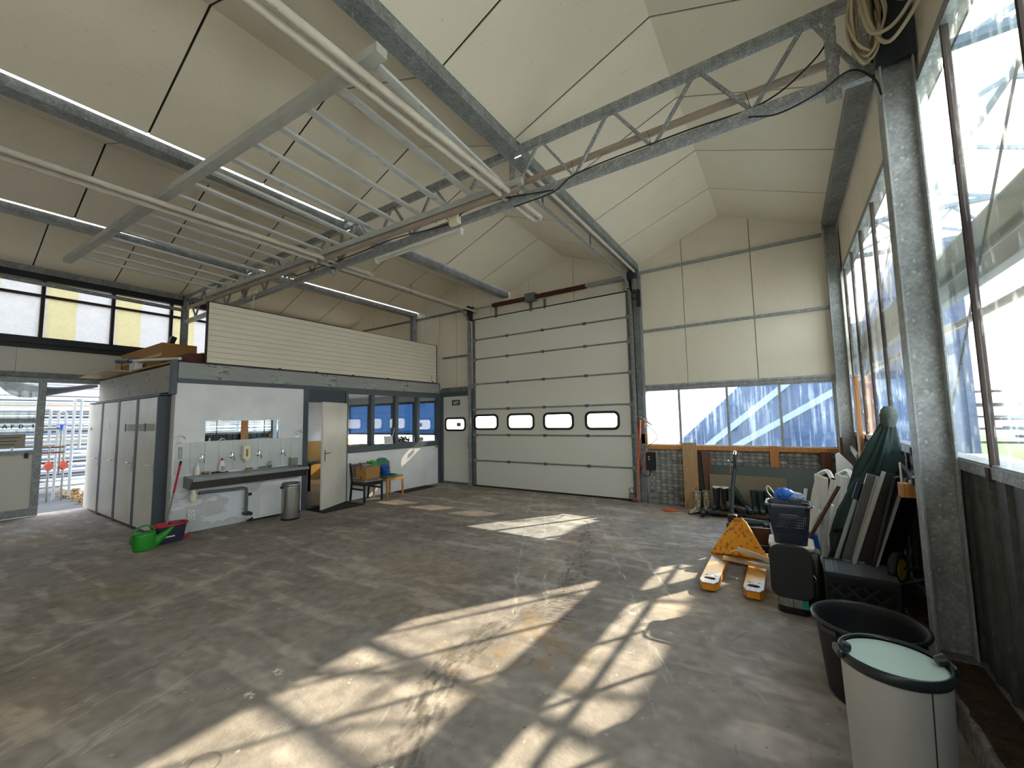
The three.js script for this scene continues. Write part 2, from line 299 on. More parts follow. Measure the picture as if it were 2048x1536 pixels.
function uvMetres(g) {                            // box mapping in metres, so that patterns keep their real size
  const p = g.attributes.position, n = g.attributes.normal, uv = new Float32Array(p.count * 2);
  for (let i = 0; i < p.count; i++) {
    const x = Math.abs(n.getX(i)), y = Math.abs(n.getY(i)), z = Math.abs(n.getZ(i));
    if (y >= x && y >= z) { uv[2 * i] = p.getX(i); uv[2 * i + 1] = p.getZ(i); } else if (x >= z) { uv[2 * i] = p.getZ(i); uv[2 * i + 1] = p.getY(i); } else { uv[2 * i] = p.getX(i); uv[2 * i + 1] = p.getY(i); }
  }
  g.setAttribute('uv', new THREE.BufferAttribute(uv, 2)); return g;
}
const alongLength = (g) => { const uv = g.attributes.uv; for (let i = 0; i < uv.count; i++) uv.setXY(i, uv.getY(i), uv.getX(i)); g.userData.keep = true; return g; };
function join(list) {
  list = [].concat(list).map((g0) => { let g = g0.index ? g0.toNonIndexed() : g0.clone(); for (const k of Object.keys(g.attributes)) if (!['position', 'normal', 'uv'].includes(k)) g.deleteAttribute(k); if (!g0.userData.keep) uvMetres(g); g.morphAttributes = {}; g.clearGroups?.(); return g; });
  const g = list.length === 1 ? list[0] : mergeGeometries(list, false);
  g.userData = {}; return g;
}

// ---------------------------------------------------------------- things, parts, structure
const used = new Map();
function numbered(name) { const n = used.get(name) ?? 0; used.set(name, n + 1); return n ? `${name}_${String(n).padStart(3, '0')}` : name; }
function origin(p) { const o = V(0, 0, 0); for (; p && p !== scene; p = p.parent) o.add(p.position); return o; }
const partCount = new WeakMap();
function obj(name, geos, m, parent = scene) {     // geometry in the parent's own axes
  const o = new THREE.Mesh(join(geos), m);
  if (parent === scene) o.name = numbered(name); else { const c = partCount.get(parent) ?? new Map(); partCount.set(parent, c); const n = c.get(name) ?? 0; c.set(name, n + 1); o.name = n ? `${name}_${String(n).padStart(3, '0')}` : name; }
  o.castShadow = o.receiveShadow = true; parent.add(o); return o;
}
function wobj(name, geos, m, parent) {            // geometry in the scene's axes, under a thing that is not turned
  const at = origin(parent), o = obj(name, geos, m, parent); o.geometry.translate(-at.x, -at.y, -at.z); return o;
}
function tag(o, label, category, group) { o.userData.label = label; o.userData.category = category; if (group) o.userData.group = group; return o; }
function thing(name, label, category, [x, y, z] = [0, 0, 0], turn = 0, group) {
  const o = new THREE.Group(); o.name = numbered(name); scene.add(o); o.position.set(x, y, z); o.rotation.y = turn; return tag(o, label, category, group);
}
function place(name) { const o = new THREE.Group(); o.name = name; o.userData.kind = 'structure'; scene.add(o); return o; }
function dup(root, [x, y, z], turn, label, group) {
  const r = root.clone(); r.name = numbered(root.name.replace(/_\d{3}$/, '')); r.userData = { ...root.userData }; scene.add(r); r.position.set(x, y, z); if (turn !== undefined && turn !== null) r.rotation.y = turn;
  if (label) r.userData.label = label; if (group) r.userData.group = group; return r;
}
const thin = (g) => g;

// ================================================================ the setting
const GX = [0.78, -2.43, -5.64, -8.86, -12.07], XL = -12.07, XR = 0.88, ZB = -8.33, ZF = 4.5;
const APEX = [0, 1, 2, 3].map((i) => (GX[i] + GX[i + 1]) / 2), EAVE = 4.8, RIDGE = 5.38;
function roofY(x) { for (let i = 0; i < 4; i++) if (x <= GX[i] && x >= GX[i + 1]) { const h = (GX[i] - GX[i + 1]) / 2 - 0.09; return EAVE + (RIDGE - EAVE) * clamp(1 - Math.max(0, Math.abs(x - APEX[i])) / h); } return EAVE; }

// floor and ground
{
  const g = bx(-12.3, 1.06, -0.3, 0, ZB - 0.25, ZF + 0.1); const m = obj('floor', g, M.floor); m.userData.kind = 'structure';
  const e = obj('ground', box(120, 0.3, 120, 0, -0.32, -10), M.ground); e.userData.kind = 'structure';
}

// ceiling: insulated roof panels on four gables, joints 1.17 m apart
const ceiling = place('ceiling');
{
  const P = 1.168, Z0 = -8.36, n = 11, back = [];
  for (let b = 0; b < 4; b++) for (const side of [1, -1]) {
    const g0 = side === 1 ? GX[b] : GX[b + 1], xa = APEX[b], slit = side === -1 && b >= 1 && b <= 2 ? 0.113 : 0.095;
    const xe = g0 - side * slit, ye = EAVE, pts = [[xe, ye], [xa, RIDGE], [xa, RIDGE + 0.07], [xe, ye + 0.07]];
    const shape = ext(side === 1 ? pts.slice().reverse() : pts, P - 0.02);
    const mesh = [];
    for (let k = 0; k < n; k++) { const o = obj('roof_panel', shape, M.cream, ceiling); o.position.z = Z0 + k * P + 0.01; }
    const q = [[xe, ye + 0.012], [xa, RIDGE + 0.012], [xa, RIDGE + 0.06], [xe, ye + 0.06]];
    for (let k = 0; k <= n; k++) back.push(ext(side === 1 ? q.slice().reverse() : q, 0.018).translate(0, 0, Z0 + k * P - 0.009));
  }
  obj('roof_backing', back, M.seam, ceiling);
}

// gutters, each cut at the truss
{
  const prof = [[-0.09, 4.68], [0.09, 4.68], [0.092, 4.86], [0.07, 4.86], [0.07, 4.7], [-0.07, 4.7], [-0.07, 4.86], [-0.092, 4.86]];
  const where = ['galvanised roof gutter at the top of the right glazed wall', 'galvanised roof gutter left of the lattice truss middle, ending at the roller door corner', 'galvanised roof gutter above the slatted hanging frame, third from the right wall', 'galvanised roof gutter over the storage loft, fourth from the right wall', 'galvanised roof gutter along the top of the left striped windows'];
  GX.forEach((x, i) => {
    const t = thing('roof_gutter', where[i], 'gutter', [x, 4.68, -3.8]);
    const low = (z0) => i === 3 || (i === 2 && z0 > -4), slim = prof.map(([a, y]) => [a, a > 0.05 && y > 4.8 ? 4.785 : y]);
    for (const [z0, z1] of [[ZB + 0.01, -3.85], [-3.75, ZF - 0.01]]) wobj('trough', ext(low(z0) ? slim : prof, z1 - z0).translate(x, 0, z0), M.gutter, t);
    wobj('joint_cover', [bx(x - 0.1, x + 0.1, 4.79, 4.87, -3.87, -3.73)], M.galvDark, t);
  });
}

// back wall: sandwich panels up to the gables
const wallBack = place('wall_back');
{
  const edges = [-12.07, -11.9, -10.75, -9.6, -8.43, -7.9, -7.28, -6.72, -6.12, -4.97, -3.8, -2.65, -2.34, -1.5, -0.35, 0.96], back = [];
  const bottom = (x) => (x > -2.36 ? 2.27 : x > -2.7 ? 0 : x > -6.7 ? 4.2 : x > -7.95 ? 2.48 : 2.5);
  for (let i = 0; i < edges.length - 1; i++) {
    const a = edges[i], b = edges[i + 1], y0 = bottom((a + b) / 2);
    const poly = (p, q) => { const o = [[p, y0], [q, y0], [q, roofY(q) + 0.03]]; const mids = APEX.concat(GX.map((g) => g + 0.09), GX.map((g) => g - 0.09)).filter((x) => x > p + 0.01 && x < q - 0.01).sort((m, k) => k - m); for (const x of mids) o.push([x, roofY(x) + 0.03]); o.push([p, roofY(p) + 0.03]); return o; };
    obj('wall_panel', ext(poly(a + 0.005, b - 0.005), 0.08).translate(0, 0, ZB - 0.08), M.creamWall, wallBack);
    back.push(ext(poly(a, b), 0.03).translate(0, 0, ZB - 0.11));
  }
  obj('backing', back, M.seam, wallBack);
  obj('girt', bx(-2.3, 0.68, 4.575, 4.625, ZB, ZB + 0.05), M.galv, wallBack);
  obj('girt', bx(-2.3, 0.7, 3.355, 3.405, ZB, ZB + 0.05), M.galv, wallBack);
  obj('girt', bx(-12, -6.8, 4.565, 4.61, ZB, ZB + 0.05), M.galvDark, wallBack);
  obj('girt', bx(-7.75, -6.8, 3.34, 3.385, ZB, ZB + 0.05), M.galvDark, wallBack);
  obj('window_head', [bx(-2.32, 0.7, 2.2, 2.27, ZB - 0.06, ZB + 0.02), bx(-2.32, 0.7, 2.255, 2.29, ZB, ZB + 0.05)], M.galv, wallBack);
  // brick plinth under the windows
  obj('mortar_bed', bx(-2.32, 0.72, 0, 1.03, ZB - 0.12, ZB - 0.012), M.mortar, wallBack);
  const variants = []; for (let i = 0; i < 6; i++) { const w = rr(0.198, 0.212), h = rr(0.05, 0.056); const g = rbox(w, h, 0.1, 0.006, 0, 0, 0, 1); const p = g.attributes.position; for (let k = 0; k < p.count; k++) { const q = hash(Math.round(p.getX(k) * 400), Math.round(p.getY(k) * 400) + Math.round(p.getZ(k) * 400) * 31, i) - 0.5; p.setZ(k, p.getZ(k) + q * 0.006); p.setY(k, p.getY(k) + q * 0.004); } variants.push(join(g)); }
  const half = join(rbox(0.098, 0.053, 0.1, 0.006, 0, 0, 0, 1));
  for (let r = 0; r < 16; r++) {
    const y = 0.032 + r * 0.0635; let x = -2.3 + (r % 2 ? 0.11 : 0); const n = 14;
    if (r % 2) { const o = obj('brick', half, M['brick' + (r % 5)], wallBack); o.position.set(-2.25, y, ZB - 0.05); }
    for (let k = 0; k < n; k++) {
      if (x > 0.66) break;
      const o = obj('brick', variants[Math.floor(rnd() * 6)], M['brick' + Math.floor(rnd() * 5)], wallBack);
      o.position.set(x + 0.104, y + rr(-0.003, 0.003), ZB - 0.052 + rr(-0.006, 0.007)); o.rotation.z = rr(-0.008, 0.008); x += 0.217;
    }
  }
  // timber rail and studs that carry the window
  obj('timber_rail', rbx(-2.3, 0.7, 1.035, 1.115, ZB - 0.05, ZB + 0.045, 0.004), M.pine, wallBack);
  obj('timber_stud', rbx(-0.26, -0.13, 0.55, 1.135, ZB - 0.005, ZB + 0.06, 0.004), M.pine, wallBack);
  obj('timber_stud', rbx(0.43, 0.57, 0.0, 1.05, ZB - 0.005, ZB + 0.06, 0.004), M.brownWood, wallBack);
  obj('concrete_foot', [rbx(-2.31, -2.1, 0, 0.1, ZB - 0.02, ZB + 0.12, 0.008), rbx(-2.31, -2.11, 0.102, 0.19, ZB - 0.02, ZB + 0.1, 0.008)], M.mortar, wallBack);
  // dark post between roller door and brick
  obj('post', [bx(-2.43, -2.33, 0, 4.68, ZB - 0.05, ZB + 0.1)], M.galvDark, wallBack);
  obj('angle_trim', [bx(-2.33, -2.295, 0, 4.6, ZB - 0.02, ZB + 0.06)], M.galv, wallBack);
}

// window in the back wall: four dirty panes
const win2 = place('window_2');
{
  const mull = [-2.3, -1.68, -0.86, -0.06, 0.69];
  obj('window_frame', [bx(-2.32, 0.72, 2.17, 2.21, ZB - 0.06, ZB - 0.01), bx(-2.32, 0.72, 1.1, 1.13, ZB - 0.06, ZB - 0.01), bx(-2.325, -2.295, 1.11, 2.2, ZB - 0.058, ZB - 0.012), bx(0.655, 0.715, 1.11, 2.2, ZB - 0.058, ZB - 0.012)], M.galv, win2);
  for (const x of mull.slice(1, 4)) obj('mullion', bx(x - 0.02, x + 0.02, 1.115, 2.19, ZB - 0.07, ZB - 0.005), M.galv, win2);
  for (let i = 0; i < 4; i++) obj('pane', bx(mull[i] + 0.01, mull[i + 1] - 0.01, 1.12, 2.18, ZB - 0.042, ZB - 0.038), M.glassBack, win2);
}

// right wall: low cladding on a concrete kerb, glazing above, panel under the gutter
const wallRight = place('wall_right');
{
  obj('kerb', rbx(0.66, 1.05, -0.02, 0.16, ZB - 0.1, ZF, 0.02), M.mortar, wallRight);
  const soil = new THREE.PlaneGeometry(0.22, 12.6, 6, 260).rotateX(-Math.PI / 2); { const p = soil.attributes.position; for (let i = 0; i < p.count; i++) p.setY(i, 0.012 * fbm((p.getX(i) + 5) / 8, (p.getZ(i) + 9) / 20, 90, 200, 3, 401) + (Math.abs(p.getX(i)) > 0.1 ? -0.012 : 0.006)); } soil.computeVertexNormals();
  const dirt = obj('dirt', soil.translate(0.78, 0.16, -1.95), mat('dirt', 0x4b3827, 0.95, 0, { map: T.brick }), wallRight); dirt.userData.kind = 'stuff';
  const prof = []; const L = 0.2, N = 5; for (let i = 0; i < N; i++) prof.push([i * L, 0], [i * L + 0.15, 0], [i * L + 0.165, 0.018], [i * L + 0.185, 0.018]); prof.push([N * L, 0]); const o2 = prof.map(([x, y]) => [x, y + 0.004]).reverse();
  const sheet = ext([...prof, ...o2], 1.16).rotateX(-Math.PI / 2).rotateY(Math.PI / 2);       // ribs upright
  const cladM = mat('cladding', 0x565d58, 0.55, 0, { map: T.galvBig });
  for (let k = 0; k < 13; k++) { const o = obj('cladding_sheet', sheet, cladM, wallRight); o.position.set(0.905, 0.16, ZF - k * 1.0); }
  obj('cladding_back', bx(0.93, 0.98, 0.1, 1.33, ZB - 0.1, ZF), M.seam, wallRight);
  obj('sill', [bx(0.865, 0.985, 1.315, 1.375, ZB, ZF), bx(0.875, 0.985, 1.375, 1.385, ZB, ZF)], M.galv, wallRight);
  obj('header', [bx(0.87, 0.97, 3.86, 3.93, ZB, ZF)], M.galv, wallRight);
  for (let k = 0; k < 11; k++) obj('wall_panel', bx(0.89, 0.96, 3.93, 4.9, ZB + k * 1.168 + 0.004, Math.min(ZF, ZB + (k + 1) * 1.168 - 0.004)), M.cream, wallRight);
  obj('panel_back', bx(0.94, 1.0, 3.9, 4.95, ZB, ZF), M.seam, wallRight);
}
const win1 = place('window_1');
{
  const bars = []; for (let z = -7.92; z < ZF; z += 0.79) bars.push(z);
  for (const z of bars) {
    obj('glazing_bar', [bx(0.872, 0.88, 1.36, 3.88, z - 0.011, z + 0.011), bx(0.88, 0.906, 1.36, 3.88, z - 0.005, z + 0.005), bx(0.856, 0.88, 1.3, 1.37, z - 0.02, z + 0.02)], M.rustBar, win1);
  }
  const all = [ZB + 0.02, ...bars, ZF];
  for (let i = 0; i < all.length - 1; i++) obj('pane', bx(0.886, 0.89, 1.38, 3.87, all[i] + 0.012, all[i + 1] - 0.012), M.glassRight, win1);
}

// left wall: lime-washed windows over a grey panel, sliding door opening
const wallLeft = place('wall_left'), win3 = place('window_3');
{
  const x0 = XL - 0.12, x1 = XL;
  obj('window_rail', [bx(x0, x1 + 0.06, 3.3, 3.43, ZB, ZF), bx(x0, x1 + 0.09, 3.2, 3.24, ZB, ZF), bx(x0, x1, 3.24, 3.3, ZB, ZF)], M.darkSteel, wallLeft);
  for (const [a, b] of [[ZF, 2.6], [2.59, 1.3], [1.29, 0.02], [0.01, -1.24], [-1.25, -2.53]]) obj('wall_panel', bx(x0, x1 + 0.03, 2.735, 3.2, b, a), M.doorPlain, wallLeft);
  obj('wall_panel', bx(x0, x1, 0, 3.2, ZB, -2.52), M.doorPlain, wallLeft);
  obj('wall_panel', bx(x0, x1, 0, 2.735, 0.25, ZF), M.doorPlain, wallLeft);
  obj('door_rail', [bx(x0 + 0.02, x1 + 0.1, 2.66, 2.735, -2.52, 2.4), bx(x1, x1 + 0.1, 2.64, 2.66, -2.52, 2.4)], M.galvDark, wallLeft);
  obj('door_frame', bx(x0, x1, 2.56, 2.66, -2.5, 0.25), M.galv, wallLeft);
  obj('header', bx(x0, x1 + 0.04, 4.56, 4.95, ZB, ZF), M.darkSteel, wallLeft);
  const zs = []; for (let z = -7.65; z < ZF; z += 1.02) zs.push(z);
  for (const z of zs) obj('mullion', bx(x0 + 0.02, x1 + 0.02, 3.43, 4.58, z - 0.025, z + 0.025), M.rustBar, win3);
  obj('transom', bx(x0 + 0.02, x1 + 0.015, 4.24, 4.285, ZB, ZF), M.rustBar, win3);
  const all = [ZB, ...zs, ZF];
  for (let i = 0; i < all.length - 1; i++) for (const [y0, y1] of [[3.43, 4.245], [4.28, 4.57]]) { const g = bx(XL - 0.064, XL - 0.06, y0, y1, all[i] + 0.024, all[i + 1] - 0.024); obj('pane', g, M.limeWash, win3); }
}
// wall behind the photographer
{ const w = place('wall_front'); obj('wall_slab', bx(XL - 0.2, 1.06, 0, 5.5, ZF, ZF + 0.12), M.white, w); }

// sectional roller door
const door1 = place('door_1');
{
  const xa = -6.66, xb = -2.53, seams = [0.03, 0.645, 1.285, 1.93, 2.575, 3.22, 3.725, 4.255], z = -8.285, wins = [-6.28, -5.25, -4.25, -3.22];
  for (let i = 0; i < 7; i++) {
    const y0 = seams[i] + 0.002, y1 = seams[i + 1] - 0.002;
    if (i === 2) {
      const holes = wins.map((x) => shift(rrect(0.7, 0.33, 0.09), x, 1.605).reverse());
      obj('door_panel', ext([[xa, y0], [xb, y0], [xb, y1], [xa, y1]], 0.04, 0, holes).translate(0, 0, z - 0.04), M.doorPlain, door1);
      for (const x of wins) {
        const f = obj('window_frame', ext(shift(rrect(0.76, 0.39, 0.12), x, 1.605), 0.012, 0.004, [shift(rrect(0.67, 0.3, 0.085), x, 1.605).reverse()]).translate(0, 0, z + 0.002), M.rubber, door1);
        obj('pane', ext(shift(rrect(0.7, 0.33, 0.09), x, 1.605), 0.004).translate(0, 0, z - 0.018), M.glassFrost, f);
      }
    } else obj('door_panel', ext([[xa, y0], [xb, y0], [xb, y1], [xa, y1]], 0.04).translate(0, 0, z - 0.04), i === 6 || i < 2 ? M.doorPlain : M.doorPanel, door1);
  }
  for (const y of seams.slice(1, 7)) obj('tongue_strip', bx(xa, xb, y - 0.02, y + 0.02, z - 0.052, z - 0.04), M.doorPlain, door1);
  obj('door_jamb', [bx(-6.81, -6.63, 0, 4.25, z - 0.12, z - 0.055), bx(-2.56, -2.42, 0, 4.25, z - 0.12, z - 0.055), bx(-6.81, -2.42, 4.18, 4.3, z - 0.12, z - 0.055)], M.galvDark, door1);
  obj('top_seal', bx(xa - 0.03, xb + 0.03, 4.256, 4.275, z - 0.045, z + 0.012), M.rubber, door1);
  obj('bottom_seal', bx(xa, xb, 0, 0.035, z - 0.045, z + 0.01), M.rubber, door1);
  for (const y of seams.slice(1, 7)) {
    obj('seam_strip', [bx(xa, xb, y - 0.018, y - 0.004, z, z + 0.012), bx(xa, xb, y + 0.006, y + 0.016, z, z + 0.008)], M.galvDark, door1);
    for (const x of [-5.6, -4.6, -3.55]) obj('hinge', [rbx(x - 0.035, x + 0.035, y - 0.035, y + 0.03, z, z + 0.018, 0.004), cyl([x - 0.05, y, z + 0.02], [x + 0.05, y, z + 0.02], 0.008)], M.galvDark, door1);
    for (const x of [xa + 0.05, xb - 0.04]) obj('roller_bracket', [rbx(x - 0.05, x + 0.05, y - 0.05, y + 0.04, z, z + 0.03, 0.004), cyl([x, y, z + 0.03], [x + (x < -4 ? -0.1 : 0.06), y, z + 0.03], 0.012)], M.galv, door1);
  }
  for (const x of [xa + 0.02, xb - 0.04]) obj('end_stile', bx(x - 0.04, x + 0.04, 0.03, 4.25, z, z + 0.008), M.galvDark, door1);
  for (const [x, s] of [[-6.72, -1], [-2.5, 1]]) {
    const yh = 4.47, zt = -8.2, r = 0.42, path = []; path.push(V(x, 0.02, zt)); path.push(V(x, yh - r, zt)); for (let k = 1; k <= 8; k++) { const a = k / 8 * Math.PI / 2; path.push(V(x, yh - r + r * Math.sin(a), zt + r - r * Math.cos(a))); } path.push(V(x, yh, -3.9));
    const parts = []; for (let k = 0; k < path.length - 1; k++) parts.push(bar(path[k], path[k + 1], k ? 0.05 : 0.045, 0.02));
    obj('guide_rail', parts, M.galv, door1);
    obj('rail_angle', [bx(x + s * 0.03 - 0.006, x + s * 0.03 + 0.006, 0, 4.2, -8.3, -8.16)], M.galv, door1);
    obj('rail_hanger', [bar([x, yh, -6.2], [x, 4.7, -6.2], 0.03, 0.006), bar([x, yh, -4.6], [x, 4.66, -4.6], 0.03, 0.006)], M.galv, door1);
    obj('cable_drum', [cyl([x + 0.02, 4.52, -8.2], [x + 0.12, 4.52, -8.2], 0.075, 0.075, 20), bx(x - 0.02, x + 0.02, 4.25, 4.62, -8.32, -8.12)], M.darkSteel, door1);
    obj('lift_cable', tube([[x + 0.06, 4.5, -8.13], [x + 0.04, 2.2, -8.24], [x + 0.03, 0.1, -8.25]], 0.003, 20, 5), M.darkSteel, door1);
  }
  obj('torsion_shaft', cyl([-6.8, 4.52, -8.2], [-2.4, 4.52, -8.2], 0.014), M.galv, door1);
  for (const [a, b] of [[-5.95, -4.98], [-4.75, -3.44]]) { const pts = [], n = Math.round((b - a) / 0.02); for (let k = 0; k <= n * 6; k++) pts.push(V(a + (b - a) * k / (n * 6), 4.52 + 0.05 * Math.cos(k / 6 * 6.283), -8.2 + 0.05 * Math.sin(k / 6 * 6.283))); obj('torsion_spring', new THREE.TubeGeometry(new THREE.CatmullRomCurve3(pts), n * 7, 0.009, 5), mat('springRust', 0x5a3322, 0.65, 0.4), door1); }
  obj('centre_bracket', [bx(-4.98, -4.72, 4.44, 4.62, -8.31, -8.14), bx(-4.93, -4.87, 4.22, 4.46, -8.32, -8.27), bx(-5.95, -5.9, 4.22, 4.5, -8.32, -8.27), bx(-4.55, -4.5, 4.22, 4.46, -8.32, -8.28)], M.galvDark, door1);
  obj('spring_plate', bx(-3.44, -2.5, 4.5, 4.56, -8.3, -8.14), M.galv, door1);
}
// person door beside it
const door2 = place('door_2');
{
  const xa = -7.73, xb = -6.8, z = -8.3;
  const ys = [0.045, 0.68, 1.21, 1.88, 2.3];
  for (let i = 0; i < 4; i++) {
    const y0 = ys[i] + 0.002, y1 = ys[i + 1] - 0.002; if (i) obj('tongue_strip', bx(xa, xb, ys[i] - 0.02, ys[i] + 0.02, z - 0.05, z - 0.04), M.doorPlain, door2);
    obj('door_panel', ext([[xa, y0], [xb, y0], [xb, y1], [xa, y1]], 0.04, 0, i === 2 ? [shift(rrect(0.66, 0.3, 0.08), -7.31, 1.56).reverse()] : []).translate(0, 0, z - 0.04), M.doorPanel, door2);
  }
  const f = obj('window_frame', ext(shift(rrect(0.72, 0.36, 0.11), -7.31, 1.56), 0.012, 0.004, [shift(rrect(0.63, 0.27, 0.075), -7.31, 1.56).reverse()]).translate(0, 0, z + 0.002), M.rubber, door2);
  obj('pane', ext(shift(rrect(0.66, 0.3, 0.08), -7.31, 1.56), 0.004).translate(0, 0, z - 0.02), M.glassFrost, f);
  obj('door_frame', [bx(xa - 0.12, xa, 0, 2.42, z - 0.05, z + 0.03), bx(xb, xb + 0.06, 0, 2.42, z - 0.05, z + 0.03), bx(xa - 0.1, xb + 0.04, 2.3, 2.43, z - 0.048, z + 0.028)], M.slate, door2);
  obj('lintel', [bx(xa - 0.14, -6.8, 2.42, 2.5, z - 0.06, z + 0.04), bx(xa - 0.05, -6.82, 2.5, 2.54, z - 0.06, z + 0.02)], M.galvDark, door2);
  obj('threshold', bx(xa - 0.1, xb + 0.05, 0, 0.06, z - 0.06, z + 0.02), M.galvDark, door2);
  obj('edge_handle', rbx(-6.86, -6.82, 0.95, 1.2, z, z + 0.03, 0.006), M.darkSteel, door2);
}

// office block on the left: front wall, fascia, windows, roof slab, inner rooms
const office = place('wall_office'), rooms = place('wall_partition'), officeLid = place('ceiling_office');
const XO = -7.87;
{
  T.peel = tex(1024, 1024, (u, v) => {     // white wash flaking off the foot of the wall (u along the wall 2.1 m, v height 1.05 m)
    const a = fbm(u, v, 7, 7, 6, 501), b = fbm(u, v, 3, 4, 4, 507), m = sstep(0.5, 0.56, a + 0.3 * (0.45 - v) + 0.25 * (b - 0.5)) * (v < 0.62 ? 1 : 0), g = 0.93 + 0.05 * (a - 0.5) - 0.15 * m * (0.6 + 0.4 * fbm(u, v, 60, 60, 2, 509));
    return [g, g * 1.005, g * 1.01];
  }, [2.1, 1.05]);
  const wetM = mat('wallFlaking', 0xe6e9ea, 0.7, 0, { map: T.peel, bumpMap: T.floorBump, bumpScale: 0.003 });
  obj('wall_lower', bx(XO - 0.1, XO, 0, 0.9, -4.47, -2.43), wetM, office);
  obj('wall_upper', [bx(XO - 0.1, XO, 0.9, 2.33, -4.47, -2.43)], M.white, office);
  obj('wall_end', bx(-8.05, XO - 0.101, 0, 2.2, -2.5, -2.43), M.whiteGloss, office);
  obj('plywood_edge', bx(XO, XO + 0.006, 0, 0.62, -4.46, -3.72), M.white, office);
  obj('trim_rail', bx(XO - 0.02, XO + 0.02, 2.33, 2.405, -8.25, -2.44), M.slate, office);
  for (const [a, b] of [[-5.15, -2.44], [-7.1, -5.156], [-8.25, -7.106]]) obj('fascia_board', bx(XO - 0.02, XO + 0.035, 2.405, 2.66, a, b), M.fascia, office);
  obj('fascia_edge', bx(XO - 0.03, XO + 0.045, 2.655, 2.675, -8.25, -2.44), M.rustBar, office);
  for (const z of [-3.98, -4.7, -5.55, -6.5]) obj('fixing_clip', rbx(XO - 0.01, XO + 0.05, 2.672, 2.7, z - 0.02, z + 0.02, 0.004), M.rustBar, office);
  obj('corner_board', [bx(XO - 0.1, XO + 0.04, 2.15, 2.685, -2.43, -2.37)], M.slate, office);
  for (const [a, b] of [[-12.0, -10.01], [-10.0, -7.93]]) obj('fascia_board', bx(a, b, 2.19, 2.62, -2.45, -2.4), M.fasciaSide, office);
  obj('roof_slab', bx(XL, XO - 0.03, 2.44, 2.6, -8.3, -2.46), M.ply, officeLid);
  obj('office_ceiling', bx(XL, XO - 0.05, 2.4, 2.44, -8.3, -2.46), M.white, officeLid);
  // door frame and dark transom
  obj('door_frame', [bx(XO - 0.1, XO + 0.025, 0, 2.33, -4.56, -4.47), bx(XO - 0.1, XO + 0.025, 0, 2.33, -5.45, -5.39)], M.slate, office);
  obj('transom_panel', bx(XO - 0.06, XO + 0.005, 2.08, 2.33, -5.4, -4.55), M.slateDark, office);
  // window wall
  obj('wall_lower', bx(XO - 0.1, XO, 0, 1.0, -8.24, -5.45), M.white, office);
  obj('window_sill', rbx(XO - 0.12, XO + 0.03, 1.0, 1.13, -8.219, -5.451, 0.004), M.slate, office);
  obj('corner_post', bx(XO - 0.1, XO + 0.03, 0, 2.4, -8.3, -8.22), M.slate, office);
  for (const z of [-6.1, -6.8, -7.5]) obj('mullion', bx(XO - 0.088, XO + 0.013, 1.13, 2.33, z - 0.045, z + 0.045), M.slate, office);
  obj('window_head', bx(XO - 0.09, XO + 0.01, 2.28, 2.34, -8.25, -5.45), M.slate, office);
  const zz = [-5.45, -6.1, -6.8, -7.5, -8.22];
  for (let i = 0; i < 4; i++) obj('pane', bx(XO - 0.052, XO - 0.048, 1.13, 2.29, zz[i + 1] + 0.04, zz[i] - 0.04), M.glassClear, office);
  // rooms inside
  obj('partition', bx(-11.98, -11.9, 0, 2.4, -8.3, -2.5), M.white, rooms);
  obj('panelling', bx(-11.9, -11.885, 0, 1.12, -8.3, -4.2), mat('tanPanel', 0xc79a4e, 0.55, 0, { map: T.card }), rooms);
  obj('partition', bx(-11.9, XO - 0.1, 0, 2.4, -4.3, -4.22), M.white, rooms);
  obj('office_floor', bx(-11.9, XO - 0.1, 0, 0.012, -8.25, -4.3), mat('lino', 0x8d7f68, 0.4, 0, { map: T.terraCloth }), rooms);
  obj('outer_wall', [bx(XL, XO - 0.1, 0, 0.9, -8.42, -8.3), bx(XL, XO - 0.1, 2.2, 2.45, -8.42, -8.3)], M.white, rooms);
}
// blue-screened windows in the outer wall of the office
const win4 = place('window_4');
{
  const xs = [-12.0, -10.95, -9.85, -8.92, -8.05];
  obj('window_frame', [bx(-12.05, -7.97, 2.16, 2.22, -8.42, -8.3), bx(-12.05, -7.97, 1.27, 1.31, -8.4, -8.32), bx(-12.05, -7.97, 0.88, 0.93, -8.42, -8.26)], M.slateDark, win4);
  for (const x of xs) obj('mullion', bx(x - 0.03, x + 0.03, 0.92, 2.18, -8.414, -8.306), M.slate, win4);
  for (let i = 0; i < 4; i++) { obj('pane', bx(xs[i] + 0.02, xs[i + 1] - 0.02, 1.3, 2.17, -8.365, -8.361), M.glassBlue, win4); obj('pane', bx(xs[i] + 0.02, xs[i + 1] - 0.02, 0.92, 1.28, -8.365, -8.361), M.glassFrost, win4); }
}
// office door, standing open
const door7 = place('door_7');
{
  const h = new THREE.Group(); h.name = 'door_leaf'; h.position.set(XO + 0.03, 0, -5.4); h.rotation.y = 25.7 * R; door7.add(h);
  obj('door_panel', rbox(0.04, 2.06, 0.86, 0.004, 0, 1.04, 0.43), M.whiteGloss, h);
  obj('handle', [rbox(0.008, 0.22, 0.035, 0.003, 0.024, 1.03, 0.79), cyl([0.024, 1.07, 0.79], [0.06, 1.07, 0.79], 0.009), cyl([0.06, 1.07, 0.79], [0.06, 1.07, 0.67], 0.009), rbox(0.008, 0.22, 0.035, 0.003, -0.024, 1.03, 0.79), cyl([-0.024, 1.07, 0.79], [-0.06, 1.07, 0.79], 0.009), cyl([-0.06, 1.07, 0.79], [-0.06, 1.07, 0.67], 0.009)], M.steelDull, h);
}
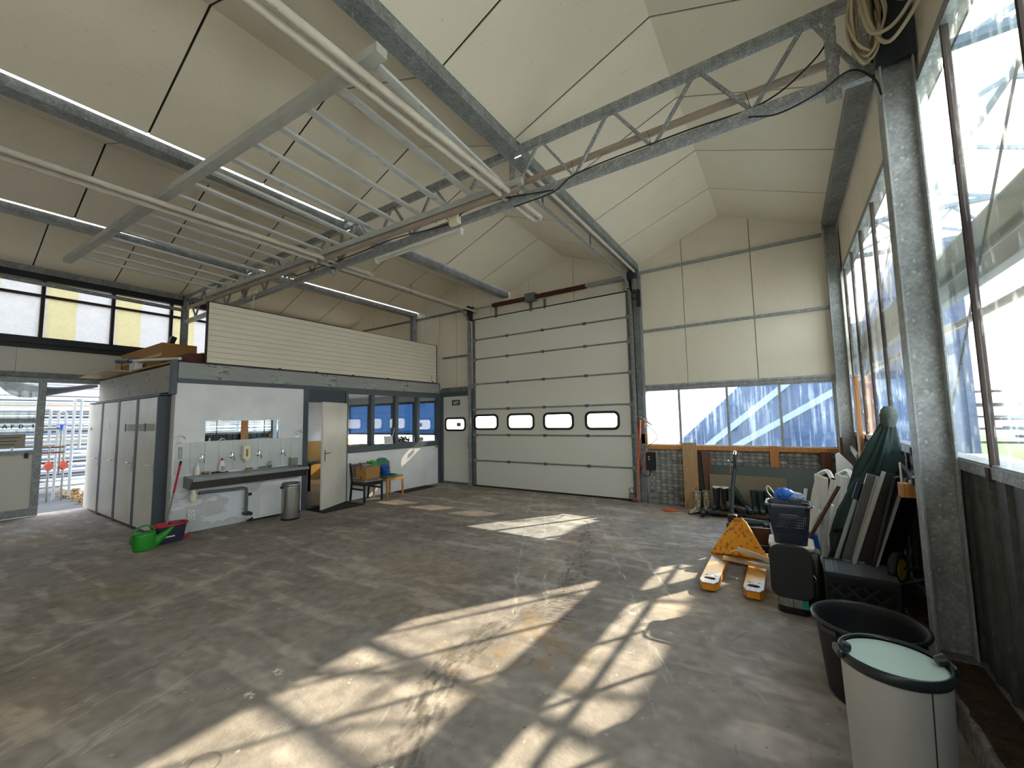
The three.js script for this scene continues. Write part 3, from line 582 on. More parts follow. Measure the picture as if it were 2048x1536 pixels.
// four tall cupboard doors at the front of the block
{
  const z = -2.28, xs = [-12.06, -11.1, -10.07, -9.06, -8.08], base = place('cupboard_front');
  base.name = 'wall_cupboard';
  obj('plinth', bx(-12.0, -8.08, 0, 0.05, -2.44, z - 0.06), M.blackPl, base);
  obj('cupboard_side', bx(-8.1, -8.06, 0.0, 2.14, -2.45, z + 0.005), M.slateDark, base);
  obj('cupboard_top', bx(-12.05, -8.06, 2.125, 2.16, -2.45, z - 0.005), M.slate, base);
  obj('cupboard_back', bx(-12.05, -8.08, 0.05, 2.13, -2.46, -2.41), M.slateDark, base);
  for (let i = 0; i < 4; i++) {
    const d = place('door_' + (3 + i)), x0 = xs[i] + (i ? 0.1 : 0), x1 = xs[i + 1] - 0.01, hx = x1 - 0.075;
    obj('door_panel', rbx(x0, x1, 0.05, 2.115, z - 0.04, z, 0.006), i < 3 && i !== 1 ? M.whiteGloss : M.whiteGloss, d);
    obj('edge_strip', [bx(x1 - 0.012, x1 + 0.002, 0.05, 2.115, z - 0.042, z + 0.003)], M.white, d);
    obj('handle', [rbx(hx - 0.018, hx + 0.018, 0.92, 1.16, z, z + 0.008, 0.003), cyl([hx, 1.06, z + 0.004], [hx, 1.06, z + 0.05], 0.009), cyl([hx + 0.006, 1.06, z + 0.05], [hx - 0.13, 1.06, z + 0.05], 0.009)], M.chrome, d);
    if (i) obj('door_post', bx(xs[i] - 0.008, xs[i] + 0.098, 0.02, 2.122, z - 0.05, z + 0.006), M.slate, base);
    if (i === 0) obj('hook', rbx(-11.8, -11.76, 1.6, 1.66, z, z + 0.02, 0.004), M.creamPl, d);
    if (i === 1) obj('label_plate', [ext([[-10.62, 1.62], [-10.52, 1.62], [-10.57, 1.75]], 0.004).translate(0, 0, z)], M.white, d);
    if (i >= 2) { obj('label_plate', [rbx((x0 + x1) / 2 - 0.1, (x0 + x1) / 2 - 0.05, 1.58, 1.71, z, z + 0.005, 0.002)], M.darkSteel, d); }
  }
  const band = obj('tape_band', bx(-9.5, -8.15, 1.585, 1.7, z - 0.001, z + 0.0015), mat('tape', 0xa9a7a0, 0.6), base);
}
// sliding door on the left, with two glass lights
const door8 = place('door_8');
{
  const x = XL + 0.05, za = -1.66, zb = 0.38;
  obj('door_frame', [bx(x - 0.025, x + 0.025, 0.01, 2.63, za, za + 0.11), bx(x - 0.025, x + 0.025, 0.01, 2.63, zb - 0.11, zb), bx(x - 0.023, x + 0.023, 2.53, 2.628, za + 0.05, zb - 0.05), bx(x - 0.023, x + 0.023, 1.76, 1.85, za + 0.05, zb - 0.05), bx(x - 0.023, x + 0.023, 1.16, 1.25, za + 0.05, zb - 0.05), bx(x - 0.023, x + 0.023, 0.012, 0.16, za + 0.05, zb - 0.05)], M.galv, door8);
  obj('lower_panel', bx(x - 0.012, x + 0.012, 0.15, 1.17, za + 0.1, zb - 0.1), M.doorPlain, door8);
  obj('pane', bx(x - 0.003, x + 0.003, 1.84, 2.54, za + 0.1, zb - 0.1), M.glassClear, door8);
  obj('pane', bx(x - 0.003, x + 0.003, 1.24, 1.77, za + 0.1, zb - 0.1), M.glassClear, door8);
  obj('handle', [rbx(x + 0.02, x + 0.06, 1.1, 1.2, za + 0.17, za + 0.22, 0.01)], M.blackPl, door8);
  obj('lock_plate', rbx(x + 0.022, x + 0.03, 1.28, 1.48, za + 0.04, za + 0.07, 0.003), M.steelDull, door8);
  obj('hanger', [bx(x - 0.01, x + 0.01, 2.6, 2.7, za + 0.2, za + 0.28), bx(x - 0.01, x + 0.01, 2.6, 2.7, zb - 0.28, zb - 0.2)], M.galvDark, door8);
}

// ================================================================ steelwork under the roof
{ // lattice truss
  const t = thing('roof_truss', 'galvanised steel lattice truss spanning the hall under the roof gutters', 'truss', [-5.6, 4.1, -3.8]);
  const z = -3.8;
  wobj('top_chord', bx(-12.0, 0.68, 4.70, 4.78, z - 0.035, z + 0.035), M.galv, t);
  wobj('bottom_chord', bx(-12.0, 0.7, 4.1, 4.185, z - 0.035, z + 0.035), M.galv, t);
  for (let k = 0; k < 16; k++) {
    const xb = 0.735 - 0.805 * k, xt = xb - 0.4025, xn = xb - 0.805;
    const near = GX.slice(1, 4).some((g) => Math.abs(xt - g) < 0.2);
    const g1 = bar([Math.min(xb, 0.62), 4.18, z], [xt + 0.03, 4.71, z], 0.028, 0.028), g2 = bar([xt - 0.03, 4.71, z], [xn, 4.18, z], 0.028, 0.028);
    wobj('diagonal', g1, M.galv, t); if (xn > -12) wobj('diagonal', g2, M.galv, t);
  }
  for (const x of [0.46, GX[1], GX[2], GX[3], -11.9]) wobj('hanger_plate', [bx(x - 0.035, x + 0.035, 4.06, 4.76, z + 0.036, z + 0.044), bx(x - 0.035, x - 0.027, 4.06, 4.76, z, z + 0.0355)], M.galv, t);
  wobj('gusset', [bx(0.4, 0.5, 4.0, 4.1, z + 0.03, z + 0.04)], M.galv, t);
}
function column(label, x, z, y0, y1, w = 0.18, d = 0.14, head = true) {
  const t = thing('steel_column', label, 'column', [x, y0, z]);
  wobj('web', bx(x - w / 2 + 0.006, x + w / 2 - 0.006, y0, y1, z - 0.004, z + 0.004), M.column, t);
  for (const s of [-1, 1]) wobj('flange', rbx(x + s * (w / 2 - 0.006) - 0.006, x + s * (w / 2 - 0.006) + 0.006, y0, y1, z - d / 2, z + d / 2, 0.003, 1), M.column, t);
  if (head) wobj('head_plate', [bx(x - w / 2 - 0.012, x + w / 2 + 0.012, y1 - 0.62, y1, z - d / 2 - 0.012, z - d / 2 + 0.02), bx(x - w / 2 - 0.012, x + w / 2 + 0.012, y1 - 0.62, y1, z + d / 2 - 0.03, z + d / 2 + 0.012)], mat('headPlate' + used.size, 0x3b444c, 0.6, 0.3, { map: T.galvBig }), t);
  wobj('foot_plate', bx(x - w / 2 - 0.03, x + w / 2 + 0.03, y0, y0 + 0.015, z - d / 2 - 0.02, z + d / 2 + 0.02), M.galvDark, t);
  return t;
}
column('wide galvanised steel column standing on the kerb beside the black tubs', 0.78, -3.72, 0.17, 4.68, 0.18, 0.15);
column('galvanised steel column in the back right corner by the dirty windows', 0.785, -8.22, 0.17, 4.68, 0.17, 0.14, false);
column('galvanised column stub above the loft panel at the back wall', GX[3], -8.24, 2.62, 4.68, 0.14, 0.1, false);
column('dark steel column carrying the truss at the left striped windows', -11.98, -3.8, 2.65, 4.68, 0.14, 0.12, false);
tag(obj('diagonal_brace', bar([-11.95, 2.8, -3.3], [-11.97, 3.75, -3.6], 0.14, 0.1), M.darkSteel), 'dark sloping brace leaning beside the column at the striped windows', 'brace');

{ // the slatted frame hung from the truss
  const t = thing('hanging_slat_frame', 'white slatted timber frame hanging under the roof left of the truss', 'frame', [-6.2, 4.3, -2.6]);
  wobj('front_beam', bar([-2.26, 4.335, -1.8], [-9.45, 4.335, -1.42], 0.1, 0.075, 0, 0.004), M.beamGrey, t);
  wobj('rear_rail', bar([-2.25, 4.28, -3.69], [-9.6, 4.28, -3.4], 0.06, 0.075, 0, 0.004), M.beamGrey, t);
  for (let i = 0; i < 17; i++) {
    const x = -2.39 - 0.416 * i, z0 = -1.79 + 0.0535 * (-(x + 2.39)) , ze = -3.67 + 0.038 * (-(x + 2.5));
    wobj('slat', bar([x, 4.33, z0 - 0.04], [x - 0.135, 4.33, ze], 0.07, 0.03, 0, 0.002), M.slat, t);
  }
}
tag(obj('cross_pipe', cyl([-2.38, 4.4, -3.9], [0.52, 4.4, -3.9], 0.034, 0.034, 14), mat('pinkPipe', 0xbfae9f, 0.5, 0, { map: T.paintWear })), 'pale pinkish pipe running behind the right half of the truss', 'pipe');
tag(obj('cross_pipe', cyl([-2.3, 4.2, -3.68], [-10.6, 4.2, -3.42], 0.038, 0.038, 14), M.pinkPipe), 'thick dull pipe beneath the rear rail of the slatted frame', 'pipe');
function heatPair(x, label, zEnd, y, d = 0.055) {
  const t = thing('heating_pipe', label, 'pipe', [x, y, -1]);
  const pts = []; for (let k = 0; k <= 8; k++) { const a = k / 8 * Math.PI; pts.push(V(x + d * Math.cos(a), y, zEnd - d * Math.sin(a))); }
  wobj('pipe_run', cyl([x + d, y, ZF - 0.02], [x + d, y, zEnd], 0.033, 0.033, 14), M.pipe, t); wobj('pipe_run', cyl([x - d, y, ZF - 0.02], [x - d, y, zEnd], 0.033, 0.033, 14), M.pipe, t);
  wobj('return_bend', new THREE.TubeGeometry(new THREE.CatmullRomCurve3(pts), 20, 0.033, 12), M.pipe, t);
  wobj('pipe_clip', [bx(x - 0.09, x + 0.09, y - 0.005, y + 0.005 + 0.03, -3.83, -3.8)], M.galvDark, t);
}
heatPair(-2.47, 'pair of cream heating pipes with a return bend beside the middle gutter', -4.35, 4.2);
heatPair(-5.87, 'pair of cream heating pipes under the slatted frame, left of the other pair', -4.4, 4.2, 0.085);
tag(obj('single_pipe', cyl([-6.42, 4.42, -4.2], [-6.42, 4.42, -8.1], 0.024, 0.024, 12), M.pipe), 'thin cream pipe running to the left top corner of the roller door', 'pipe');
tag(obj('single_pipe', cyl([-2.33, 4.55, -3.9], [-2.33, 4.55, -8.0], 0.022, 0.022, 12), M.pipe), 'thin pale pipe alongside the gutter toward the right door corner', 'pipe');
tag(obj('single_pipe', cyl([-11.6, 4.5, 4.4], [-11.3, 4.28, -3.6], 0.04, 0.04, 12), M.galv), 'grey pipe along the eaves above the left striped windows', 'pipe');
{ const t = thing('strip_light', 'unlit fluorescent tube fixed under the truss near the middle', 'light', [-4.1, 4.05, -3.88]);
  wobj('housing', rbx(-4.95, -3.27, 4.06, 4.1, -3.9, -3.84, 0.006), M.whitePl, t); wobj('tube', cyl([-4.9, 4.04, -3.87], [-3.32, 4.04, -3.87], 0.014), M.whiteGloss, t); for (const x of [-4.93, -3.29]) wobj('lamp_holder', rbx(x - 0.02, x + 0.02, 4.015, 4.06, -3.89, -3.85, 0.004), M.whitePl, t); }
{ const t = thing('junction_box', 'cream electrical junction box with grey wires on the truss', 'junction box', [-3.27, 4.1, -3.72]);
  wobj('case', rbx(-3.35, -3.19, 4.08, 4.2, -3.76, -3.7, 0.012), M.creamPl, t); wobj('cover', rbx(-3.34, -3.2, 4.09, 4.19, -3.7, -3.69, 0.004), M.creamPl, t);
  wobj('wire', [tube([[-3.2, 4.16, -3.72], [-3.1, 4.2, -3.72], [-2.6, 4.19, -3.72], [-1.9, 4.08, -3.74]], 0.008), tube([[-3.35, 4.12, -3.72], [-3.6, 4.13, -3.72], [-4.4, 4.2, -3.72], [-5.2, 4.19, -3.73], [-6.9, 4.2, -3.73]], 0.008), tube([[-3.36, 4.16, -3.72], [-3.52, 4.3, -3.73], [-3.6, 4.21, -3.74]], 0.005)], M.darkSteel, t); }
{ const t = thing('wall_cable', 'black cable strung along the right half of the truss', 'cable', [-1, 4.1, -3.75]);
  wobj('cable_run', [tube([[-2.4, 4.05, -3.74], [-1.9, 4.06, -3.74], [-1.6, 4.17, -3.74], [-0.6, 4.19, -3.75], [0.0, 4.2, -3.78], [0.35, 4.4, -3.8], [0.5, 4.6, -3.8]], 0.007, 60), tube([[-0.1, 4.1, -3.74], [0.1, 4.04, -3.74], [0.35, 4.08, -3.73], [0.55, 4.16, -3.72], [0.66, 4.0, -3.66], [0.69, 3.85, -3.64]], 0.007, 40)], M.rubber, t);
  wobj('cable_tie', [-1.66, -0.88, -0.08].map((x) => bar([x, 4.18, -3.75], [x - 0.03, 4.33, -3.75], 0.004, 0.004)), M.rubber, t); }
{ const t = thing('globe_lamp', 'clear glass bulkhead lamp with reflector under the truss', 'lamp', [-7.02, 4.27, -3.72]);
  wobj('glass_globe', lathe([[0, -0.13], [0.05, -0.12], [0.075, -0.06], [0.06, 0.01], [0.045, 0.04]], 24).translate(-7.02, 4.24, -3.66), M.pvcClear, t); wobj('reflector', lathe([[0.04, 0.05], [0.13, 0.0], [0.135, -0.005], [0.045, 0.06]], 24).translate(-7.02, 4.25, -3.66), M.galv, t); wobj('lamp_cap', cyl([-7.02, 4.28, -3.66], [-7.02, 4.34, -3.66], 0.035, 0.03), M.darkSteel, t); wobj('lamp_arm', bar([-7.02, 4.33, -3.66], [-7.02, 4.33, -3.8], 0.02, 0.02), M.darkSteel, t); }
{ const t = thing('globe_lamp', 'small glass lamp at the truss where the left heating pipes end', 'lamp', [-5.8, 4.03, -3.75]);
  wobj('glass_globe', lathe([[0, -0.09], [0.035, -0.08], [0.045, -0.03], [0.03, 0.01]], 18).translate(-5.8, 4.07, -3.72), M.pvcClear, t); wobj('lamp_cap', cyl([-5.8, 4.07, -3.72], [-5.8, 4.1, -3.72], 0.035), M.darkSteel, t); }
{ const t = thing('junction_box', 'small cream box hanging from the truss above the loft panel', 'junction box', [-8.35, 4.19, -3.73]);
  wobj('case', rbx(-8.41, -8.29, 4.15, 4.25, -3.76, -3.7, 0.01), M.creamPl, t); wobj('hanging_wire', tube([[-8.35, 4.15, -3.72], [-8.37, 4.0, -3.72], [-8.33, 3.9, -3.7], [-8.3, 3.7, -3.6]], 0.006), M.creamPl, t); }
{ // coil of cable on the column head
  const t = thing('cable_coil', 'bundle of beige cable coiled over the head of the wide column', 'cable', [0.62, 4.4, -3.58]);
  for (let k = 0; k < 9; k++) {
    const w = 0.055 + rr(0, 0.05), h = 0.24 + rr(0, 0.09), cx = 0.625 + rr(-0.02, 0.02), cy = 4.4 + rr(-0.03, 0.05), zc = -3.6 + rr(-0.03, 0.05), pts = [];
    for (let i = 0; i < 14; i++) { const a = i / 14 * 6.283; pts.push(V(cx + w * Math.cos(a) + rr(-0.008, 0.008), cy + h * Math.sin(a), zc + 0.03 * Math.cos(a * 2 + k))); }
    wobj('cable_loop', tube(pts, 0.0085, 60, 7, true), k % 3 === 0 ? mat('cableBrown' + k, 0x8c7a5e, 0.5) : mat('cableBeige' + k, 0xb9ad90, 0.5), t);
  }
  wobj('slack_cable', tube([[0.62, 4.65, -3.55], [0.64, 4.3, -3.5], [0.7, 4.08, -3.45], [0.77, 4.06, -3.3], [0.83, 4.12, -3.1], [0.862, 4.3, -2.9], [0.86, 4.6, -2.7]], 0.012, 60), M.cableBeige1, t);
  wobj('slack_cable', tube([[0.6, 4.6, -3.56], [0.63, 4.25, -3.5], [0.7, 4.13, -3.4], [0.77, 4.12, -3.25], [0.84, 4.2, -3.0], [0.86, 4.5, -2.8]], 0.012, 60), M.cableBeige2, t);
  wobj('slack_cable', tube([[0.74, 4.66, -3.5], [0.75, 4.4, -3.45], [0.8, 4.25, -3.35], [0.855, 4.25, -3.2], [0.865, 4.4, -2.9]], 0.012, 50), M.cableBrown3, t);
  wobj('coil_hook', bar([0.62, 4.66, -3.68], [0.62, 4.66, -3.54], 0.02, 0.02), M.galvDark, t);
}
{ // door motor at the head of the right door post
  const t = thing('door_motor', 'grey electric door motor at the right top corner of the roller door', 'motor', [-2.38, 4.4, -8.15]);
  wobj('gearbox', rbx(-2.5, -2.34, 4.42, 4.6, -8.22, -8.06, 0.02), mat('motorBlue', 0x1c2633, 0.5), t); wobj('motor_body', cyl([-2.36, 4.2, -8.1], [-2.36, 4.42, -8.1], 0.06, 0.065, 20), M.steelDull, t); wobj('end_cap', cyl([-2.36, 4.14, -8.1], [-2.36, 4.2, -8.1], 0.045, 0.06, 16), M.darkSteel, t);
  wobj('chain_guide', [tube([[-2.4, 4.2, -8.1], [-2.42, 4.05, -8.09], [-2.34, 4.02, -8.08], [-2.3, 4.1, -8.08]], 0.012), rbx(-2.33, -2.26, 3.85, 4.2, -8.14, -8.06, 0.02)], M.rubber, t);
}

// ================================================================ outside, right: the neighbouring greenhouse
{
  const P = (n, g, m, label, cat, group) => tag(obj(n, g, m), label, cat, group);
  P('greenhouse_beam', rbx(1.02, 1.16, 2.62, 2.84, -11.7, 6, 0.03), mat('greenGrey', 0x5c736e, 0.6), 'grey-green beam just outside the right glass, upper of two', 'beam');
  P('greenhouse_beam', rbx(1.02, 1.1, 2.46, 2.58, -11.7, 6, 0.01), mat('paleGrey', 0x7c878d, 0.6), 'pale grey beam just outside the right glass, lower of two', 'beam');
  P('growing_pipe', cyl([1.1, 2.3, -11.7], [1.1, 2.3, 6], 0.025), M.pipe, 'thin white pipe outside the right glass below the beams', 'pipe');
  for (const [i, x] of [4.0, 7.2, 10.4].entries()) P('greenhouse_gutter', [bx(x - 0.1, x + 0.1, 4.62, 4.68, -11.7, 6), bx(x - 0.12, x - 0.09, 4.65, 4.92, -11.7, 6), bx(x + 0.09, x + 0.12, 4.65, 4.92, -11.7, 6)], M.galv, ['nearest gutter of the greenhouse seen through the right glass', 'second gutter of the greenhouse seen through the right glass', 'farthest gutter of the greenhouse seen through the right glass'][i], 'gutter');
  const t0 = new THREE.Group(); t0.name = numbered('greenhouse_truss'); t0.position.set(4.1, 4.1, -3.8); scene.add(t0); tag(t0, 'lattice truss crossing the greenhouse beyond the right glass', 'truss', 'greenhouse trusses');
  obj('chord', [bx(-3.2, 6.3, 0.5, 0.56, -0.03, 0.03), bx(-3.2, 6.3, 0, 0.06, -0.03, 0.03)], M.blueSteel, t0);
  const dg = []; for (let x = -3.1; x < 6.2; x += 0.8) dg.push(bar([x, 0.05, 0], [x + 0.4, 0.5, 0], 0.03, 0.03), bar([x + 0.4, 0.5, 0], [x + 0.8, 0.05, 0], 0.03, 0.03)); obj('lattice', dg, M.blueSteel, t0);
  for (const z of [-8.3]) dup(t0, [4.1, 4.1, z]);
  // ridge bars and rafters of the glass roof
  const r0 = new THREE.Group(); r0.name = numbered('greenhouse_rafter'); r0.position.set(2.4, 4.88, -3.8); scene.add(r0); tag(r0, 'aluminium rafter pair of the greenhouse roof beyond the right glass', 'rafter', 'greenhouse rafters');
  obj('rafter_bar', bar([-1.5, 0, 0], [0, 0.62, 0], 0.03, 0.05), M.blueSteel, r0); obj('rafter_bar', bar([0, 0.62, 0], [1.5, 0, 0], 0.03, 0.05), M.blueSteel, r0);
  for (const x of [2.4, 5.6, 8.8]) for (let z = -11.4; z < 2; z += 1.5) if (!(x === 2.4 && Math.abs(z + 3.8) < 0.1)) dup(r0, [x, 4.88, z]);
  for (const [i, x] of [2.4, 5.6, 8.8].entries()) P('greenhouse_ridge', bx(x - 0.04, x + 0.04, 5.5, 5.56, -11.7, 6), M.blueSteel, ['nearest', 'second', 'farthest'][i] + ' roof ridge of the greenhouse beyond the right glass', 'ridge');
  // plastic film hung from the gutters
  for (let k = 0; k < 3; k++) { const g = new THREE.PlaneGeometry(3.65, 1.35, 30, 8).rotateY(-Math.PI / 2); const p = g.attributes.position; for (let i = 0; i < p.count; i++) p.setX(i, 0.05 * Math.sin(p.getZ(i) * 9 + k) * (0.4 - p.getY(i) * 0.6)); g.computeVertexNormals(); P('film_curtain', g.translate(4.0, 3.98, -1.9 - 3.7 * k), M.film, 'white plastic film curtain hanging from a greenhouse gutter', 'curtain', 'film curtains in the greenhouse'); }
  // growing benches, posts, pipe rails
  const post0 = obj('greenhouse_post', bx(-0.04, 0.04, 0, 4.65, -0.04, 0.04), M.blueSteel); post0.position.set(4.0, -0.15, -3.8); tag(post0, 'slim steel post of the greenhouse beyond the right glass', 'post', 'greenhouse posts');
  for (const x of [4.0, 7.2, 10.4]) for (const z of [-8.3, -3.8, 0.7]) if (!(x === 4.0 && z === -3.8)) dup(post0, [x, -0.15, z]);
  const rail0 = obj('pipe_rail', cyl([0, 0, -3.5], [0, 0, 8], 0.035, 0.035, 8), M.outMid); rail0.position.set(3.4, 1.35, -8); tag(rail0, 'white pipe rail stacked in rows beyond the right glass', 'pipe', 'pipe rails in the greenhouse');
  for (let k = 0; k < 12; k++) dup(rail0, [3.6 + (k % 4) * 1.7, 0.75 + Math.floor(k / 4) * 0.45 + (k % 4) * 0.08, -8]);
  const cr0 = obj('cross_rail', cyl([0, 0, 0], [8, 0, 0], 0.03, 0.03, 8), M.darkSteel); cr0.position.set(3.4, 1.5, -9.6); tag(cr0, 'dark cross rail low in the greenhouse beyond the right glass', 'pipe', 'cross rails in the greenhouse');
  for (let k = 0; k < 9; k++) dup(cr0, [3.4, 0.9 + (k % 5) * 0.3, -10.2 - k * 0.9]);
  P('plastic_bench', bx(1.5, 3.2, 0, 0.85, -11.5, 5), mat('benchTeal', 0xc9dcdd, 0.7, 0, { map: T.terraCloth }), 'low bench wrapped in teal plastic beyond the right glass', 'bench');
  for (const [a, b, label] of [[[0.935, 1.4, -4.2], [0.935, 3.85, -2.0], 'thin bracing rod outside the glass right of the wide column'], [[0.935, 1.6, -8.1], [0.935, 3.85, -4.2], 'thin bracing rod outside the glass left of the wide column']]) P('bracing_rod', cyl(a, b, 0.006), M.darkSteel, label, 'rod');
}
// outside, behind the hall: a neighbouring glasshouse end and a lawn
{
  const t = thing('neighbour_glasshouse', 'bluish glasshouse gable seen through the dirty back windows', 'building', [1, 0, -12]);
  const blueM = mat('blueGable', 0x46608a, 0.5, 0, { map: T.plaster });
  wobj('gable_wall', ext([[-3.6, -0.1], [3.2, -0.1], [3.2, 5.3], [2.3, 5.3], [1.7, 3.75], [0.2, 3.5]], 2).translate(0, 0, -14), blueM, t);
  for (const [a, b] of [[[-2.2, 0.5], [0.9, 3.1]], [[-1.7, 0.5], [1.9, 2.75]]]) wobj('glazing_strip', bar([a[0], a[1], -11.98], [b[0], b[1], -11.98], 0.06, 0.14), mat('paleStrip' + a[0], 0xaebccc, 0.5), t);
  for (const x of [-1.9, -0.9, 0.1, 1.1, 2.1, 3.1]) wobj('gable_bar', bx(x - 0.03, x + 0.03, 0, Math.min(3.4, x + 3.2), -12.02, -11.96), mat('slateBlue' + x, 0x51678a, 0.6), t);
  const lawn = obj('lawn', box(16, 0.06, 26, 4, -0.16, -32), mat('lawn', 0x5f8f3c, 0.95, 0, { map: T.concreteGround })); lawn.userData.kind = 'structure';
}
// outside, left: stacked heating pipes, risers with a valve and pumps
{
  const p0 = obj('stacked_pipe', cyl([0, 0, -4.5], [0, 0, 3.5], 0.034, 0.034, 8), M.outPale); p0.position.set(-15.2, 0.22, 0); tag(p0, 'white heating pipe stacked in rows outside the sliding door', 'pipe', 'pipes outside the sliding door');
  const blueGrey = mat('pipeBlue', 0x7d8ea6, 0.45, 0.2);
  for (let k = 1; k < 44; k++) { const o = dup(p0, [-15.2 - (k % 3) * 0.8 - rr(0, 0.3), 0.22 + k * 0.075, rr(-0.4, 0.4)]); o.material = [M.outPale, M.outMid, M.outDark, blueGrey][(k * 7 + (k >> 2)) % 4]; if (k % 11 === 5) o.material = M.pinkPipe; }
  const back = obj('pipe_backdrop', bx(-20.5, -20.3, 0, 3.6, -9, 6), mat('paleWall', 0x6f747c, 0.8, 0, { map: T.plaster })); tag(back, 'pale screen wall behind the stacked pipes outside the sliding door', 'wall');
  const riser = (z, y0, y1, label) => { const t = thing('riser_pipe', label, 'pipe', [-14.3, y0, z]); wobj('riser_loop', bend([[-14.3, -0.1, z], [-14.3, y1, z], [-14.3, y1, z - 0.12], [-14.3, y0 + 0.3, z - 0.12]], 0.028, 0.05), M.outPale, t); };
  riser(-1.95, 1.0, 2.1, 'white looped riser pipe outside the opening, nearest the door frame'); riser(-2.2, 0.95, 2.05, 'white looped riser pipe in the middle of the door opening'); riser(-2.45, 0.85, 2.35, 'tall white looped riser pipe beside the first cupboard door');
  { const t = thing('blue_valve', 'blue valve on a grey pipe outside the door opening', 'valve', [-14.1, 1.67, -2.23]); wobj('valve_wheel', [cyl([-14.1, 1.72, -2.23], [-14.1, 1.74, -2.23], 0.09, 0.09, 14), cyl([-14.1, 1.6, -2.23], [-14.1, 1.72, -2.23], 0.03)], M.bluePl, t); wobj('valve_pipe', bend([[-14.1, 1.4, -1.9], [-14.1, 1.65, -1.92], [-14.1, 1.65, -2.23], [-14.1, 0.6, -2.23]], 0.025, 0.06), M.steelDull, t); }
  const pump = (z, label) => { const t = thing('circulation_pump', label, 'pump', [-14, 0.8, z]); wobj('pump_body', [cyl([-14.06, 0.8, z], [-13.9, 0.8, z], 0.07, 0.07, 16), cyl([-14, 0.7, z], [-14, 0.9, z], 0.045, 0.045, 12)], mat('pumpRed' + z, 0xb8503f, 0.5), t); wobj('pump_pipe', cyl([-14, -0.1, z], [-14, 1.25, z], 0.022), M.steelDull, t); };
  pump(-2.05, 'red circulation pump outside the opening, left of two'); pump(-2.28, 'red circulation pump outside the opening, right of two'); pump(-1.5, 'red circulation pump seen through the sliding door glass');
  tag(obj('link_pipe', [cyl([-14, 1.22, -1.9], [-14, 1.22, -2.3], 0.022), cyl([-14, 1.1, -1.85], [-14, 1.1, -2.3], 0.022)], M.brownWood), 'brown linking pipes between the red pumps outside', 'pipe');
  for (let k = 0; k < 4; k++) tag(obj('kerb_block', rbx(-15.1 + k * 0.66, -14.48 + k * 0.66, 0, 0.24, -3.35 + k * 0.12, -3.12 + k * 0.12, 0.02), M.white), 'white concrete kerb block outside the opening', 'block', 'kerb blocks outside the opening');
  const litter = []; for (let k = 0; k < 120; k++) { const x = rr(-15.6, -12.7), z = rr(-2.85, -2.4); litter.push(tube([[x, 0.0, z], [x + rr(-0.15, 0.15), rr(0.02, 0.09), z + rr(-0.12, 0.12)], [x + rr(-0.3, 0.3), rr(0, 0.06), z + rr(-0.2, 0.2)]], rr(0.006, 0.014), 6, 4)); }
  const l = obj('plant_litter', litter, mat('litter', 0x9a7f55, 0.9)); tag(l, 'dry brown plant stems heaped by the path outside', 'litter'); l.userData.kind = 'stuff';
  tag(obj('green_crate', [rbx(-14.6, -14.2, 0.24, 0.55, -3.15, -2.95, 0.02)], M.green), 'green plastic crate on the kerb blocks outside the opening', 'crate');
  const path = obj('path', bx(-24, XL - 0.1, -0.17, -0.005, -2.75, 0.6), mat('pathGrey', 0x75767a, 0.9, 0, { map: T.concreteGround })); path.userData.kind = 'structure';
  const roofl = obj('rolled_film', [0, 1, 2, 3].map((k) => tube([[-13.2 - k * 0.2, 2.62, -2.6], [-13.2 - k * 0.2, 2.5 - 0.04 * k, -1.9 + 0.1 * k], [-13.1 - k * 0.15, 2.62, -1.2]], 0.05, 20, 7)), M.darkSteel); tag(roofl, 'dark bundle of rolled film hanging outside above the opening', 'film');
}

// ================================================================ things by the office block
{ // loft screen
  const t = thing('loft_screen', 'long beige ribbed panel standing on the office block roof', 'panel', [XO + 0.02, 2.68, -5.5]);
  const n = 11, y0 = 2.685, y1 = 3.7; for (let i = 0; i < n; i++) wobj('panel_strip', rbx(XO - 0.03, XO + 0.03, y0 + (y1 - y0) * i / n + 0.0015, y0 + (y1 - y0) * (i + 1) / n - 0.0015, -8.14, -2.81, 0.003, 1), i === 3 ? M.creamWall : M.creamWall, t);
  wobj('panel_core', bx(XO - 0.025, XO + 0.024, y0, y1, -8.13, -2.82), M.seam, t);
  wobj('edge_strip', [bx(XO - 0.035, XO + 0.034, y0, y1 + 0.006, -2.81, -2.795), bx(XO - 0.032, XO + 0.032, y1, y1 + 0.008, -8.14, -2.81), bx(XO - 0.035, XO + 0.034, y0, y1 + 0.006, -8.16, -8.14)], M.rustBar, t);
}
{ const t = thing('wall_socket', 'cream socket box with grey cable at the low right corner of the loft panel', 'socket', [XO + 0.06, 2.78, -7.98]);
  wobj('case', rbx(XO + 0.03, XO + 0.08, 2.72, 2.86, -8.03, -7.93, 0.01), M.creamPl, t); wobj('cable', tube([[XO + 0.05, 2.72, -7.98], [XO + 0.06, 2.67, -8.02], [XO + 0.07, 2.66, -8.18], [XO + 0.06, 2.6, -8.24], [XO + 0.05, 2.3, -8.25]], 0.012, 30), M.slate, t); }
